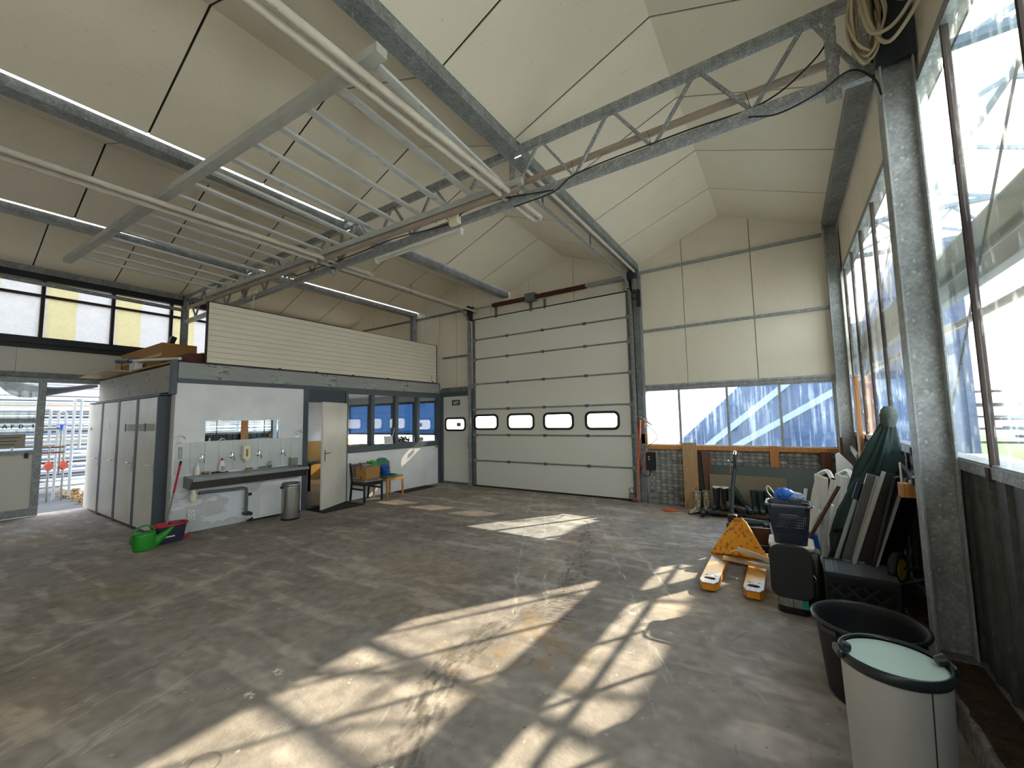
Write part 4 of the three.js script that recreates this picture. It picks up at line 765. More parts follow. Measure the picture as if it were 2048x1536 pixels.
// junk on the cupboard roof
tag(obj('plywood_sheet', rbx(-12.0, -10.05, 2.665, 2.69, -3.3, -2.08, 0.003), M.ply), 'plywood sheet lying on the cupboard roof, sticking out over the doors', 'board');
{ const t = thing('carton', 'large brown cardboard carton lying on the cupboard roof', 'box', [-10.4, 2.69, -2.85]); wobj('carton_body', rbx(-11.6, -9.25, 2.69, 3.16, -3.15, -2.62, 0.006), M.card, t); wobj('flap', bar([-11.62, 2.7, -2.6], [-11.66, 3.06, -2.6], 0.3, 0.006), M.ply, t); wobj('tape', bx(-11.6, -9.25, 2.92, 2.97, -2.62, -2.618), M.ply, t); }
{ const t = thing('long_tube', 'long grey and white tube with a blue band resting on the carton pile', 'tube', [-9.6, 2.98, -2.5]); wobj('tube_body', cyl([-10.6, 2.93, -2.5], [-8.15, 2.75, -2.55], 0.025), M.whitePl, t); wobj('tube_sleeve', cyl([-11.2, 2.98, -2.48], [-10.5, 2.925, -2.5], 0.045), M.slate, t); wobj('blue_band', cyl([-10.55, 2.93, -2.5], [-10.3, 2.91, -2.505], 0.03), M.bluePl, t); }
{ const t = thing('small_carton', 'small white box beside the carton on the cupboard roof', 'box', [-10.2, 2.69, -2.45]); wobj('box_body', rbx(-10.36, -10.06, 2.69, 2.84, -2.58, -2.46, 0.004), M.white, t); wobj('box_lid', rbx(-10.37, -10.05, 2.84, 2.852, -2.59, -2.45, 0.003), M.white, t); }
tag(obj('board', bar([-10.0, 2.68, -2.48], [-8.0, 2.68, -2.5], 0.14, 0.025), M.paleWood), 'pale board lying along the cupboard roof edge', 'board');
{ const t = thing('storage_heap', 'dark red box with scraps on the block roof left of the loft panel', 'box', [-8.6, 2.61, -3.1]); wobj('box_body', rbx(-9.1, -8.0, 2.61, 2.84, -3.5, -2.62, 0.01), mat('maroon', 0x5a241c, 0.7, 0, { map: T.card }), t); const s = []; for (let i = 0; i < 12; i++) s.push(box(rr(0.04, 0.14), 0.02, rr(0.04, 0.1), rr(-8.9, -8.05), 2.85 + rr(0, 0.02), rr(-3, -2.66)).rotateY(0)); wobj('scraps', s, M.paleWood, t); }

// wall tiles, mirror
for (let r = 0; r < 2; r++) for (let k = 0; k < 10; k++) { obj('tile', rbx(XO, XO + 0.008, 0.9 + r * 0.248, 1.145 + r * 0.248, -2.448 - (k + 1) * 0.201 + 0.003, -2.448 - k * 0.201, 0.003, 1), (k + r) % 3 ? mat('tile' + r + k, [0xcfd4d3, 0xd4d9d7, 0xc9cfcf][(k * 2 + r) % 3], 0.22, 0, { map: T.plaster }) : mat('tile' + r + k, 0xd2d6d5, 0.22, 0, { map: T.plaster }), office); }
{ const t = thing('mirror', 'frameless wide mirror on the white wall above the tiles', 'mirror', [XO + 0.004, 1.565, -3.43]); wobj('mirror_glass', rbx(XO + 0.001, XO + 0.007, 1.4, 1.73, -4.02, -2.84, 0.001, 1), M.mirror, t); wobj('mirror_clip', [-3.82, -3.04].flatMap((z) => [rbx(XO, XO + 0.012, 1.392, 1.408, z - 0.012, z + 0.012, 0.002), rbx(XO, XO + 0.012, 1.722, 1.738, z - 0.012, z + 0.012, 0.002)]), M.chrome, t); }
{ // trough sink: hollow, sloping front, open above
  const z0 = -4.4, z1 = -2.58, x0 = XO + 0.012, x1 = XO + 0.35;
  const t = thing('trough_sink', 'long stainless steel trough sink along the white wall under the taps', 'sink', [XO + 0.18, 0.7, -3.49]);
  const prof = [[x0, 0.87], [x0, 0.7], [x0 + 0.22, 0.68], [x1, 0.81], [x1 + 0.02, 0.81], [x1 + 0.02, 0.85], [x1 - 0.035, 0.85], [x1 - 0.035, 0.835], [x1 - 0.012, 0.835], [x0 + 0.214, 0.69], [x0 + 0.008, 0.71], [x0 + 0.008, 0.87]];
  wobj('trough', ext(prof, z1 - z0).translate(0, 0, z0), M.steelDull, t);
  for (const z of [z0 - 0.004, z1]) wobj('end_plate', ext([[x0, 0.87], [x0, 0.7], [x0 + 0.22, 0.68], [x1, 0.81], [x1 + 0.02, 0.85]], 0.004).translate(0, 0, z), M.steelDull, t);
  wobj('rim', rbx(x1 - 0.04, x1 + 0.024, 0.842, 0.856, z0, z1, 0.005), M.stainless, t);
  wobj('back_ledge', rbx(x0, x0 + 0.07, 0.868, 0.876, z0, z1, 0.003), M.stainless, t);
}
{ const t = thing('waste_pipe', 'dark grey drain pipe with a white bottle trap below the sink', 'pipe', [XO + 0.1, 0.3, -3.1]);
  wobj('drain_pipe', bend([[XO + 0.1, 0.6, -2.76], [XO + 0.08, 0.58, -3.46], [XO + 0.08, 0.14, -3.46]], 0.026, 0.05), mat('greyPvc', 0x565d63, 0.45), t);
  wobj('bottle_trap', lathe([[0, -0.1], [0.03, -0.095], [0.045, -0.05], [0.05, 0], [0.05, 0.03], [0.03, 0.04], [0.03, 0.16]], 20).translate(XO + 0.12, 0.56, -2.68), M.creamPl, t);
  wobj('pipe_foot', [cyl([XO + 0.0, 0.14, -3.46], [XO + 0.12, 0.14, -3.46], 0.03), cyl([XO + 0.0, 0.13, -3.53], [XO + 0.1, 0.13, -3.53], 0.033), cyl([XO, 0.45, -3.55], [XO + 0.015, 0.45, -3.55], 0.03)], M.darkSteel, t); }
function tap(z, label) { const t = thing('tap', label, 'tap', [XO, 1.13, z]); obj('rosette', cyl([0, 0, 0], [0.012, 0, 0], 0.033, 0.03, 20), M.chrome, t); obj('spout', bend([[0.01, 0, 0], [0.11, 0, 0], [0.13, -0.06, 0]], 0.011, 0.03), M.chrome, t); obj('valve_body', cyl([0.055, -0.012, 0], [0.055, 0.05, 0], 0.016, 0.013), M.chrome, t); obj('cross_handle', [bar([0.055, 0.055, -0.03], [0.055, 0.055, 0.03], 0.012, 0.01, 0, 0.003), bar([0.03, 0.056, 0], [0.08, 0.056, 0], 0.012, 0.01, 0, 0.003), cyl([0.055, 0.05, 0.015], [0.055, 0.085, 0.02], 0.006)], M.chrome, t); }
tap(-2.8, 'chrome wall tap over the left end of the trough sink'); tap(-3.23, 'chrome wall tap left of the soap dispenser'); tap(-3.66, 'chrome wall tap right of the soap dispenser'); tap(-4.07, 'chrome wall tap over the right end of the trough sink');
function stopValve(z, y, label) { const t = thing('wall_hook', label, 'hook', [XO, y, z]); obj('hook_plate', rbox(0.012, 0.02, 0.07, 0.003, 0.006, -0.075, 0), M.chrome, t); obj('hook_stem', cyl([0.03, -0.07, 0], [0.03, 0.02, 0], 0.009), M.chrome, t); obj('hook_stem_foot', bar([0.006, -0.072, 0], [0.032, -0.072, 0], 0.018, 0.012), M.chrome, t); obj('hook_bow', tube([[0.03, -0.01, -0.075], [0.035, 0.022, -0.045], [0.036, 0.034, 0], [0.035, 0.022, 0.045], [0.03, -0.01, 0.075]], 0.008, 24), M.chrome, t); }
stopValve(-2.5, 1.47, 'chrome bow hook on the white wall at the left end of the tiles'); stopValve(-4.36, 1.49, 'chrome bow hook on the white wall at the right end of the tiles');
{ const t = thing('thermometer', 'clear wall thermometer strip hanging on the leftmost tiles', 'thermometer', [XO + 0.012, 1.24, -2.52]); wobj('plate', rbx(XO + 0.01, XO + 0.016, 1.15, 1.33, -2.545, -2.495, 0.002), M.pvcClear, t); wobj('scale', [bx(XO + 0.016, XO + 0.018, 1.17, 1.3, -2.524, -2.516), cyl([XO + 0.016, 1.33, -2.52], [XO + 0.016, 1.39, -2.52], 0.003)], M.whitePl, t); }
{ const t = thing('soap_dispenser', 'cream soap dispenser on the tiles between the middle taps', 'dispenser', [XO + 0.05, 1.18, -3.44]); wobj('case', rbx(XO + 0.008, XO + 0.1, 1.06, 1.31, -3.51, -3.38, 0.03, 4), M.creamPl, t); wobj('window', bx(XO + 0.1, XO + 0.102, 1.11, 1.24, -3.455, -3.42), mat('soapGreen', 0x7c7d3a, 0.3), t); wobj('push_lever', rbx(XO + 0.06, XO + 0.12, 1.03, 1.07, -3.48, -3.41, 0.012), M.creamPl, t); }
{ const t = thing('double_socket', 'white double power socket low on the wall under the sink', 'socket', [XO, 0.26, -2.7]); wobj('plate', rbx(XO, XO + 0.025, 0.185, 0.335, -2.745, -2.655, 0.006), M.whitePl, t); for (const y of [0.225, 0.295]) wobj('outlet', [lathe([[0.026, 0], [0.026, 0.006], [0.022, 0.006], [0.021, -0.002], [0, -0.002]], 20).rotateZ(-Math.PI / 2).translate(XO + 0.026, y, -2.7), cyl([XO + 0.024, y, -2.709], [XO + 0.029, y, -2.709], 0.004), cyl([XO + 0.024, y, -2.691], [XO + 0.029, y, -2.691], 0.004)], M.slate, t); }
// bottles and small things on the sink
{ const t = thing('squeeze_bottle', 'white squeeze bottle at the left end of the sink', 'bottle', [XO + 0.06, 0.876, -2.74]); obj('bottle_body', lathe([[0, 0], [0.034, 0.003], [0.036, 0.01], [0.036, 0.1], [0.03, 0.12], [0.014, 0.14], [0.014, 0.15]], 20), M.whitePl, t); obj('nozzle', lathe([[0.015, 0.15], [0.015, 0.165], [0.007, 0.17], [0.005, 0.2], [0, 0.2]], 14), M.whitePl, t); }
{ const t = thing('cleaner_bottle', 'clear cleaner bottle with a red cap near the second tap', 'bottle', [XO + 0.06, 0.876, -3.08]); obj('bottle_body', lathe([[0, 0], [0.045, 0.004], [0.047, 0.02], [0.043, 0.12], [0.025, 0.18], [0.016, 0.2]], 20).scale(0.7, 1, 1.1), M.whitePl, t); obj('red_cap', cyl([0, 0.2, 0], [0, 0.235, 0], 0.018, 0.016, 14), M.red, t); obj('print', bx(0.0335, 0.0345, 0.03, 0.11, -0.028, 0.028), mat('labelGrey', 0x9aa6b4, 0.5), t); }
{ const t = thing('pump_bottle', 'small clear pump bottle near the right end of the sink', 'bottle', [XO + 0.06, 0.876, -3.84]); obj('bottle_body', lathe([[0, 0], [0.03, 0.003], [0.031, 0.09], [0.02, 0.11], [0.011, 0.12]], 18), M.pvcClear, t); obj('pump_head', [cyl([0, 0.12, 0], [0, 0.16, 0], 0.008), bar([-0.005, 0.165, 0], [0.035, 0.165, 0], 0.014, 0.01)], M.whitePl, t); obj('gel', lathe([[0, 0.004], [0.027, 0.006], [0.028, 0.05], [0, 0.05]], 16), mat('gelGreen', 0x5f7358, 0.4), t); }
{ const t = thing('soap_tub', 'clear tub of pink soap at the right end of the sink', 'tub', [XO + 0.07, 0.876, -4.26]); obj('tub_wall', [rbox(0.09, 0.15, 0.13, 0.012, 0, 0.078, 0)], M.pvcClear, t); obj('pink_soap', rbox(0.08, 0.09, 0.12, 0.01, 0, 0.05, 0), mat('pinkSoap', 0x9c6d70, 0.4), t); obj('lid', rbox(0.095, 0.016, 0.135, 0.006, 0, 0.157, 0), M.whitePl, t); }
{ const t = thing('nail_brush', 'wooden nail brush beside the white squeeze bottle', 'brush', [XO + 0.05, 0.877, -2.86]); obj('brush_block', rbox(0.05, 0.022, 0.09, 0.006, 0, 0.03, 0), M.paleWood, t); obj('bristles', box(0.042, 0.02, 0.08, 0, 0.01, 0), M.brownWood, t); }
for (const [z, c, label] of [[-3.5, 0xb6a23c, 'yellow sponge on the sink ledge left of the third tap'], [-3.72, 0x9c8f2b, 'crumpled yellow sponge on the sink ledge below the third tap']]) { const t = thing('sponge', label, 'sponge', [XO + 0.055, 0.877, z]); obj('sponge_pad', rbox(0.06, 0.022, 0.1, 0.008, 0, 0.012, 0), mat('sponge' + z, c, 0.9), t); obj('scourer', rbox(0.06, 0.008, 0.1, 0.003, 0, 0.027, 0), M.darkSteel, t); }
{ const t = thing('floor_cloth', 'dark green cloth lying on the sink ledge near the red-capped bottle', 'cloth', [XO + 0.06, 0.877, -3.04]); obj('cloth_fold', [rbox(0.08, 0.016, 0.22, 0.007, 0, 0.008, -0.02), rbox(0.06, 0.012, 0.12, 0.005, 0.005, 0.02, 0.04)], M.tarp, t); }
// steel pedal bin, squeegee
{ const t = thing('steel_bin', 'tall round stainless steel bin by the open office door', 'bin', [-7.34, 0, -3.98]); obj('bin_body', lathe([[0, 0.01], [0.142, 0.012], [0.146, 0.03], [0.146, 0.56], [0.14, 0.57]], 40), M.stainless, t); obj('bin_foot', lathe([[0, 0], [0.148, 0], [0.15, 0.02], [0.146, 0.032]], 36), M.rubber, t); obj('lid_ring', lathe([[0.148, 0.565], [0.152, 0.575], [0.152, 0.605], [0.14, 0.625], [0.12, 0.615], [0.118, 0.59]], 36), M.steelDull, t); obj('flap', lathe([[0, 0.6], [0.06, 0.603], [0.12, 0.598]], 30), M.blackPl, t); obj('hinge_cap', rbox(0.03, 0.04, 0.06, 0.008, 0, 0.56, 0.155), M.rubber, t); }
{ const t = thing('squeegee', 'white floor squeegee lying on the floor against the wall', 'squeegee', [XO + 0.06, 0, -3.78]); obj('blade_rail', bar([0.02, 0.05, 0.26], [0.02, 0.05, -0.36], 0.025, 0.03), M.whitePl, t); obj('rubber_blade', bar([0.02, 0.018, 0.28], [0.02, 0.018, -0.38], 0.012, 0.036), M.rubber, t); obj('handle_socket', cyl([0.03, 0.05, 0.22], [0.09, 0.03, 0.32], 0.018), M.rubber, t); }
{ // watering can
  const t = thing('watering_can', 'green plastic watering can standing before the cupboard doors', 'watering can', [-7.33, 0, -2.0], 0.15);
  obj('can_body', lathe([[0, 0.004], [0.105, 0.005], [0.112, 0.015], [0.116, 0.1], [0.119, 0.104], [0.117, 0.11], [0.118, 0.2], [0.115, 0.225], [0.09, 0.238], [0.06, 0.24], [0.055, 0.225]], 40).scale(0.85, 1, 1.05), M.green, t);
  obj('spout', loft([0, 0.15, 0.4, 0.7, 1].map((k) => { const z = -0.1 - 0.24 * k, y = 0.07 + 0.17 * k * (0.6 + 0.4 * k), ry = 0.075 * (1 - k) + 0.017, rx = 0.03 * (1 - k) + 0.016, o = []; for (let i = 0; i < 14; i++) { const a = i / 14 * 6.283; o.push([rx * Math.cos(a), y + ry * Math.sin(a), z + 0.4 * ry * Math.sin(a) * (k * 0.8)]); } return o; }), false, true), M.green, t);
  obj('spout_tip', cyl([0, 0.24, -0.335], [0, 0.262, -0.36], 0.019, 0.017), M.greenDark, t);
  obj('top_handle', loft([...Array(17)].map((_, i) => { const a = i / 16 * Math.PI, z = 0.115 * Math.cos(a) + 0.005, y = 0.22 + 0.1 * Math.sin(a) ** 0.75, o = []; const tx = Math.atan2(0.085 * Math.cos(a), -0.115 * Math.sin(a)); for (let k = 0; k < 10; k++) { const b = k / 10 * 6.283; o.push([0.016 * Math.cos(b), y + 0.01 * Math.sin(b) * Math.sin(a) , z + 0.011 * Math.sin(b) * Math.cos(a)]); } return o; })), M.green, t);
  obj('back_handle', tube([[0, 0.22, 0.112], [0, 0.2, 0.14], [0, 0.13, 0.145], [0, 0.09, 0.115]], 0.012, 24, 8), M.greenDark, t);
  obj('fill_mouth', lathe([[0.055, 0.235], [0.06, 0.242], [0.05, 0.242], [0.048, 0.23]], 24).scale(0.85, 1, 1.05), M.greenDark, t);
}
{ // mop bucket and mop
  const t = thing('mop_bucket', 'dark blue mop bucket with a red rim behind the watering can', 'bucket', [-7.5, 0, -2.32], 0.1);
  const ring = (a, b, y) => [...Array(32)].map((_, i) => { const q = i / 32 * 6.283, c = Math.cos(q), s = Math.sin(q), e = 0.75; return [a * Math.sign(c) * Math.abs(c) ** e, y, b * Math.sign(s) * Math.abs(s) ** e]; });
  obj('bucket_body', loft([ring(0.095, 0.16, 0.005), ring(0.1, 0.168, 0.02), ring(0.125, 0.205, 0.25), ring(0.12, 0.2, 0.25), ring(0.095, 0.16, 0.03)]), M.navyPl, t);
  obj('red_rim', loft([ring(0.124, 0.204, 0.235), ring(0.14, 0.22, 0.24), ring(0.142, 0.222, 0.265), ring(0.12, 0.2, 0.27), ring(0.118, 0.198, 0.25)], false, false), M.red, t);
  obj('wringer_basket', loft([ring(0.11, 0.1, 0.26).map(([x, y, z]) => [x, y, z + 0.07]), ring(0.08, 0.07, 0.16).map(([x, y, z]) => [x, y, z + 0.07])], false, true), M.red, t);
  obj('pedal', [rbox(0.07, 0.02, 0.09, 0.006, 0.03, 0.03, -0.2), bar([0.05, 0.03, -0.16], [0.05, 0.09, -0.24], 0.03, 0.015)], M.red, t);
  obj('print', bar([0.118, 0.1, 0.1], [0.122, 0.1, -0.02], 0.002, 0.016), M.whitePl, t);
  const m = thing('mop', 'mop with a red and steel telescopic pole standing in the blue bucket', 'mop', [-7.48, 0.12, -2.25]);
  wobj('mop_pole', cyl([-7.48, 0.13, -2.26], [-7.66, 0.66, -2.4], 0.0115), M.steelDull, m); wobj('red_grip', cyl([-7.66, 0.66, -2.4], [-7.79, 1.06, -2.505], 0.0145), M.red, m); wobj('end_cap', cyl([-7.79, 1.06, -2.505], [-7.81, 1.115, -2.52], 0.016), M.blackPl, m);
  const st = []; for (let i = 0; i < 26; i++) { const a = i / 26 * 6.283; st.push(tube([[-7.48, 0.15, -2.26], [-7.48 + 0.04 * Math.cos(a), 0.12, -2.26 + 0.05 * Math.sin(a)], [-7.48 + 0.055 * Math.cos(a), 0.05, -2.26 + 0.07 * Math.sin(a)]], 0.006, 6, 5)); } wobj('mop_strands', st, M.red, m).userData.kind = 'stuff';
}
// chairs under the office window
function chairLegs(t, m, w, d, h, sec = 0.034) { const L = []; for (const [x, z] of [[d / 2, w / 2], [d / 2, -w / 2]]) L.push(obj('leg', bar([x, 0, z], [x - 0.01, h, z], sec, sec, 0, 0.004), m, t)); return L; }
{
  const t = thing('dining_chair', 'black wooden chair with grey cushions holding the cardboard box', 'chair', [-7.55, 0, -5.72]), w = 0.44, d = 0.44, bm = mat('blackWood', 0x15130f, 0.4), gm = mat('greyWeave', 0x8d877f, 0.9, 0, { map: T.terraCloth });
  chairLegs(t, bm, w, d, 0.41); for (const s of [1, -1]) obj('leg', [bar([-d / 2 - 0.03, 0, s * w / 2], [-d / 2 + 0.02, 0.42, s * w / 2], 0.034, 0.034, 0, 0.004), bar([-d / 2 + 0.02, 0.4, s * w / 2], [-d / 2 - 0.05, 0.79, s * w / 2], 0.034, 0.03, 0, 0.004)], bm, t);
  obj('seat_frame', [bar([d / 2, 0.37, w / 2], [d / 2, 0.37, -w / 2], 0.03, 0.06), bar([-d / 2, 0.37, w / 2], [d / 2, 0.37, w / 2], 0.03, 0.06), bar([-d / 2, 0.37, -w / 2], [d / 2, 0.37, -w / 2], 0.03, 0.06)], bm, t);
  for (const s of [1, -1]) obj('stretcher', bar([-d / 2, 0.26, s * w / 2], [d / 2, 0.26, s * w / 2], 0.02, 0.035), bm, t);
  obj('seat', rbox(d + 0.02, 0.06, w - 0.01, 0.025, 0, 0.43, 0, 4), gm, t); obj('backrest', rbox(0.04, 0.28, w - 0.04, 0.018, -d / 2 - 0.005, 0.63, 0, 3), gm, t);
}
{
  const t = thing('dining_chair', 'light wooden chair with a green round back and seat under the blue bucket', 'chair', [-7.55, 0, -6.3]), w = 0.44, d = 0.44, wm = mat('beech', 0xc88d52, 0.45, 0, { map: T.card }), gm = mat('chairGreen', 0x4e8f78, 0.7, 0, { map: T.terraCloth });
  chairLegs(t, wm, w, d, 0.43); for (const s of [1, -1]) obj('leg', [bar([-d / 2, 0, s * w / 2], [-d / 2, 0.44, s * w / 2], 0.034, 0.034, 0, 0.004), bar([-d / 2, 0.42, s * w / 2], [-d / 2 - 0.05, 0.76, s * w / 2], 0.034, 0.03, 0, 0.004)], wm, t);
  obj('seat_frame', [bar([d / 2, 0.4, w / 2], [d / 2, 0.4, -w / 2], 0.025, 0.06), bar([-d / 2, 0.4, w / 2], [d / 2, 0.4, w / 2], 0.025, 0.06), bar([-d / 2, 0.4, -w / 2], [d / 2, 0.4, -w / 2], 0.025, 0.06)], wm, t);
  obj('seat', rbox(d + 0.04, 0.04, w + 0.02, 0.018, 0, 0.45, 0, 4), gm, t);
  obj('seat_pad', lathe([[0, 0.482], [0.15, 0.482], [0.17, 0.47]], 30).scale(1, 1, 1), mat('chairGreenDark', 0x2f6454, 0.75, 0, { map: T.terraCloth }), t);
  obj('backrest', ext(rrect(0.4, 0.36, 0.17, 8), 0.03, 0.008).rotateY(Math.PI / 2).rotateZ(0.13).translate(-d / 2 - 0.03, 0.65, 0), gm, t);
}
{ const t = thing('cardboard_box', 'open cardboard box full of oddments on the black chair', 'box', [-7.54, 0.462, -5.74], 0.18), c = M.card; const W = 0.42, D = 0.28, H = 0.26;
  obj('box_wall', [bx(-D / 2, D / 2, 0, 0.004, -W / 2, W / 2), bx(D / 2 - 0.004, D / 2, 0, H, -W / 2, W / 2), bx(-D / 2, -D / 2 + 0.004, 0, H, -W / 2, W / 2), bx(-D / 2, D / 2, 0, H, W / 2 - 0.004, W / 2), bx(-D / 2, D / 2, 0, H, -W / 2, -W / 2 + 0.004)], c, t);
  obj('tape', [bx(-0.02, 0.02, H - 0.06, H, W / 2, W / 2 + 0.001), bx(-0.02, 0.02, 0, 0.06, W / 2, W / 2 + 0.001)], M.brownWood, t);
  const b = thing('green_bag', 'crumpled bright green bag sticking out of the cardboard box', 'bag', [-7.53, 0.66, -5.85], 0.2); const g = new THREE.IcosahedronGeometry(0.11, 3); { const p = g.attributes.position; for (let i = 0; i < p.count; i++) { const v = V(p.getX(i), p.getY(i), p.getZ(i)); const k = 1 + 0.35 * (fbm((v.x + 1) / 2, (v.y + v.z * 0.7 + 1) / 2, 12, 12, 2, 601) - 0.5); p.setXYZ(i, v.x * k * 0.9, v.y * k * 0.95 + 0.07, v.z * k * 1.05); } } g.computeVertexNormals(); obj('bag_body', g, M.green, b); obj('bag_rim', [bar([0.02, 0.17, -0.09], [0.05, 0.15, 0.06], 0.03, 0.008), bar([-0.05, 0.18, -0.06], [-0.02, 0.17, 0.07], 0.03, 0.008)], M.whitePl, b);
  const p = thing('paper_bundle', 'grey folded papers and a black strap in the cardboard box', 'papers', [-7.54, 0.67, -5.66], 0.2); obj('folded_sheet', [rbox(0.16, 0.012, 0.2, 0.004, 0, 0.06, 0).rotateX(0.25), rbox(0.15, 0.01, 0.16, 0.004, 0.02, 0.085, -0.03).rotateZ(-0.2), rbox(0.14, 0.1, 0.03, 0.01, -0.03, 0.05, 0.02)], M.beamGrey, p); obj('strap', tube([[0.02, 0.03, 0.11], [0.0, 0.1, 0.12], [-0.02, 0.14, 0.14]], 0.012, 12), M.blackPl, p); }
{ const t = thing('bucket', 'small blue bucket standing on the green chair', 'bucket', [-7.56, 0.484, -6.2]); obj('bucket_body', lathe([[0, 0.003], [0.075, 0.004], [0.1, 0.2], [0.096, 0.2], [0.072, 0.01]], 32), M.bluePl, t); obj('rim', lathe([[0.098, 0.185], [0.107, 0.188], [0.107, 0.204], [0.097, 0.205]], 32), M.bluePl, t); obj('bail_handle', tube([[0.03, 0.19, 0.1], [0.09, 0.13, 0.07], [0.12, 0.1, 0], [0.09, 0.13, -0.07], [0.03, 0.19, -0.1]], 0.004, 24, 6), mat('paleBlue', 0x6d9ae0, 0.4), t); }
// mats
tag(obj('door_mat', rbx(-7.82, -7.2, 0, 0.012, -5.42, -4.52, 0.004), mat('mat1', 0x2a2623, 0.95, 0, { map: T.brick })), 'dark rubber door mat in front of the open office door', 'mat');
tag(obj('floor_mat', rbx(-7.84, -7.48, 0, 0.012, -7.75, -6.7, 0.004), mat('mat2', 0x24201d, 0.95, 0, { map: T.brick })), 'dark floor mat against the office wall right of the chairs', 'mat');
{ const t = thing('notice', 'white printed notice leaning against the office window', 'notice', [XO + 0.02, 1.13, -6.52], 0);
  const ct = canvasTex(256, 180, (g, w, h) => { g.fillStyle = '#e4e6ea'; g.fillRect(0, 0, w, h); g.fillStyle = '#8d93a0'; for (let i = 0; i < 11; i++) g.fillRect(18 + i * 20, 18 + (i * 37 % 20), 7, h - 40 - (i * 53 % 34)); }); const s = obj('sheet', alongKeep(new THREE.BoxGeometry(0.25, 0.19, 0.004)).rotateY(Math.PI / 2).rotateZ(0.12).translate(0.02, 0.1, 0), new THREE.MeshPhysicalMaterial({ map: ct, roughness: 0.6 }), t); obj('prop_stick', bar([0.03, 0.19, -0.12], [0.0, 0.38, -0.2], 0.008, 0.012), M.whitePl, t); }
function alongKeep(g) { g.userData.keep = true; const n = g.toNonIndexed(); n.userData.keep = true; return n; }
{ const t = thing('exit_sign', 'small green UIT exit sign above the person door window', 'sign', [-7.275, 2.13, -8.29]);
  const ct = canvasTex(256, 144, (g, w, h) => { g.fillStyle = '#dfe8e2'; g.fillRect(0, 0, w, h); g.fillStyle = '#0c3326'; g.fillRect(9, 9, w - 18, h - 18); g.fillStyle = '#eef5f0'; g.font = 'bold 98px sans-serif'; g.textAlign = 'center'; g.textBaseline = 'middle'; g.fillText('UIT', w / 2, h / 2 + 4); });
  const g = alongKeep(new THREE.PlaneGeometry(0.3, 0.165)); wobj('sign_plate', rbx(-7.427, -7.123, 2.045, 2.215, -8.296, -8.288, 0.002), M.whitePl, t); wobj('sign_face', g.translate(-7.275, 2.13, -8.2865), new THREE.MeshPhysicalMaterial({ map: ct, roughness: 0.4 }), t); }
tag(obj('window_sticker', bx(-7.27, -7.13, 1.5, 1.6, -8.312, -8.309), mat('sticker', 0x9b7a5e, 0.6, 0, { map: T.card })), 'brown sticker on the person door window', 'sticker');
{ const t = thing('door_catch', 'small black and white catch on the office corner beside the person door', 'catch', [XO + 0.03, 0.97, -8.08]); wobj('catch_plate', rbx(XO, XO + 0.02, 0.9, 0.98, -8.12, -8.06, 0.004), M.whitePl, t); wobj('catch_bolt', bar([XO + 0.01, 0.965, -8.1], [XO + 0.04, 0.975, -8.2], 0.02, 0.02), M.blackPl, t); }
{ // lettering and notice board on the sliding door glass
  const ct = canvasTex(512, 128, (g, w, h) => { g.clearRect(0, 0, w, h); g.fillStyle = '#14151c'; g.font = 'bold 112px sans-serif'; g.textBaseline = 'middle'; g.textAlign = 'left'; let x = 8; for (const ch of ['A', 'F', 'D', '.', '1']) { g.fillText(ch, x, h / 2 + 6); x += ch === '.' ? 66 : 106; } });
  const g = alongKeep(new THREE.PlaneGeometry(0.46, 0.115)).rotateY(Math.PI / 2).translate(XL + 0.0545, 1.705, -1.37);
  obj('lettering', g, new THREE.MeshPhysicalMaterial({ map: ct, transparent: true, roughness: 0.6 }), door8);
  const bt = canvasTex(512, 256, (g2, w, h) => { g2.fillStyle = '#aba392'; g2.fillRect(0, 0, w, h); g2.fillStyle = '#4d463c'; for (const [x, y, l] of [[30, 60, 180], [225, 58, 230], [60, 128, 360], [60, 190, 340]]) g2.fillRect(x, y, l, 15); });
  const t = thing('door_notice', 'beige notice with three dark lines on the sliding door glass', 'notice', [XL + 0.06, 1.42, -1.2]); wobj('notice_board', rbx(XL + 0.055, XL + 0.066, 1.31, 1.56, -1.44, -0.9, 0.002), M.beamGrey, t); const b = alongKeep(new THREE.PlaneGeometry(0.53, 0.24)).rotateY(Math.PI / 2).translate(XL + 0.0675, 1.435, -1.17); wobj('notice_face', b, new THREE.MeshPhysicalMaterial({ map: bt, roughness: 0.6 }), t);
}
// inside the office
{ const t = thing('table', 'dark-legged table with a light top inside the office doorway', 'table', [-9.3, 0, -5.4]); obj('tabletop', rbox(1.0, 0.03, 0.75, 0.006, 0, 0.765, 0), M.paleWood, t); for (const [x, z] of [[-0.46, -0.33], [-0.46, 0.33], [0.46, -0.33], [0.46, 0.33]]) obj('leg', box(0.05, 0.75, 0.05, x, 0.375, z), M.blackWood, t); }
{ const t = thing('cap', 'pale cap lying on the office table', 'cap', [-9.2, 0.78, -5.3]); obj('crown', new THREE.SphereGeometry(0.12, 20, 10, 0, 6.283, 0, 1.57).scale(1, 0.75, 1.15), M.whitePl, t); obj('peak', rbox(0.14, 0.012, 0.16, 0.005, 0.02, 0.015, -0.17), M.whitePl, t); }
{ const t = thing('office_chair', 'dark wooden chair behind the office door', 'chair', [-9.0, 0, -4.72]); obj('seat', rbox(0.42, 0.05, 0.42, 0.02, 0, 0.44, 0), M.rubber, t); obj('backrest', rbox(0.42, 0.45, 0.04, 0.016, 0, 0.75, -0.2), M.rubber, t); for (const [x, z] of [[-0.18, -0.18], [-0.18, 0.18], [0.18, -0.18], [0.18, 0.18]]) obj('leg', box(0.035, 0.43, 0.035, x, 0.215, z), M.brownWood, t); }
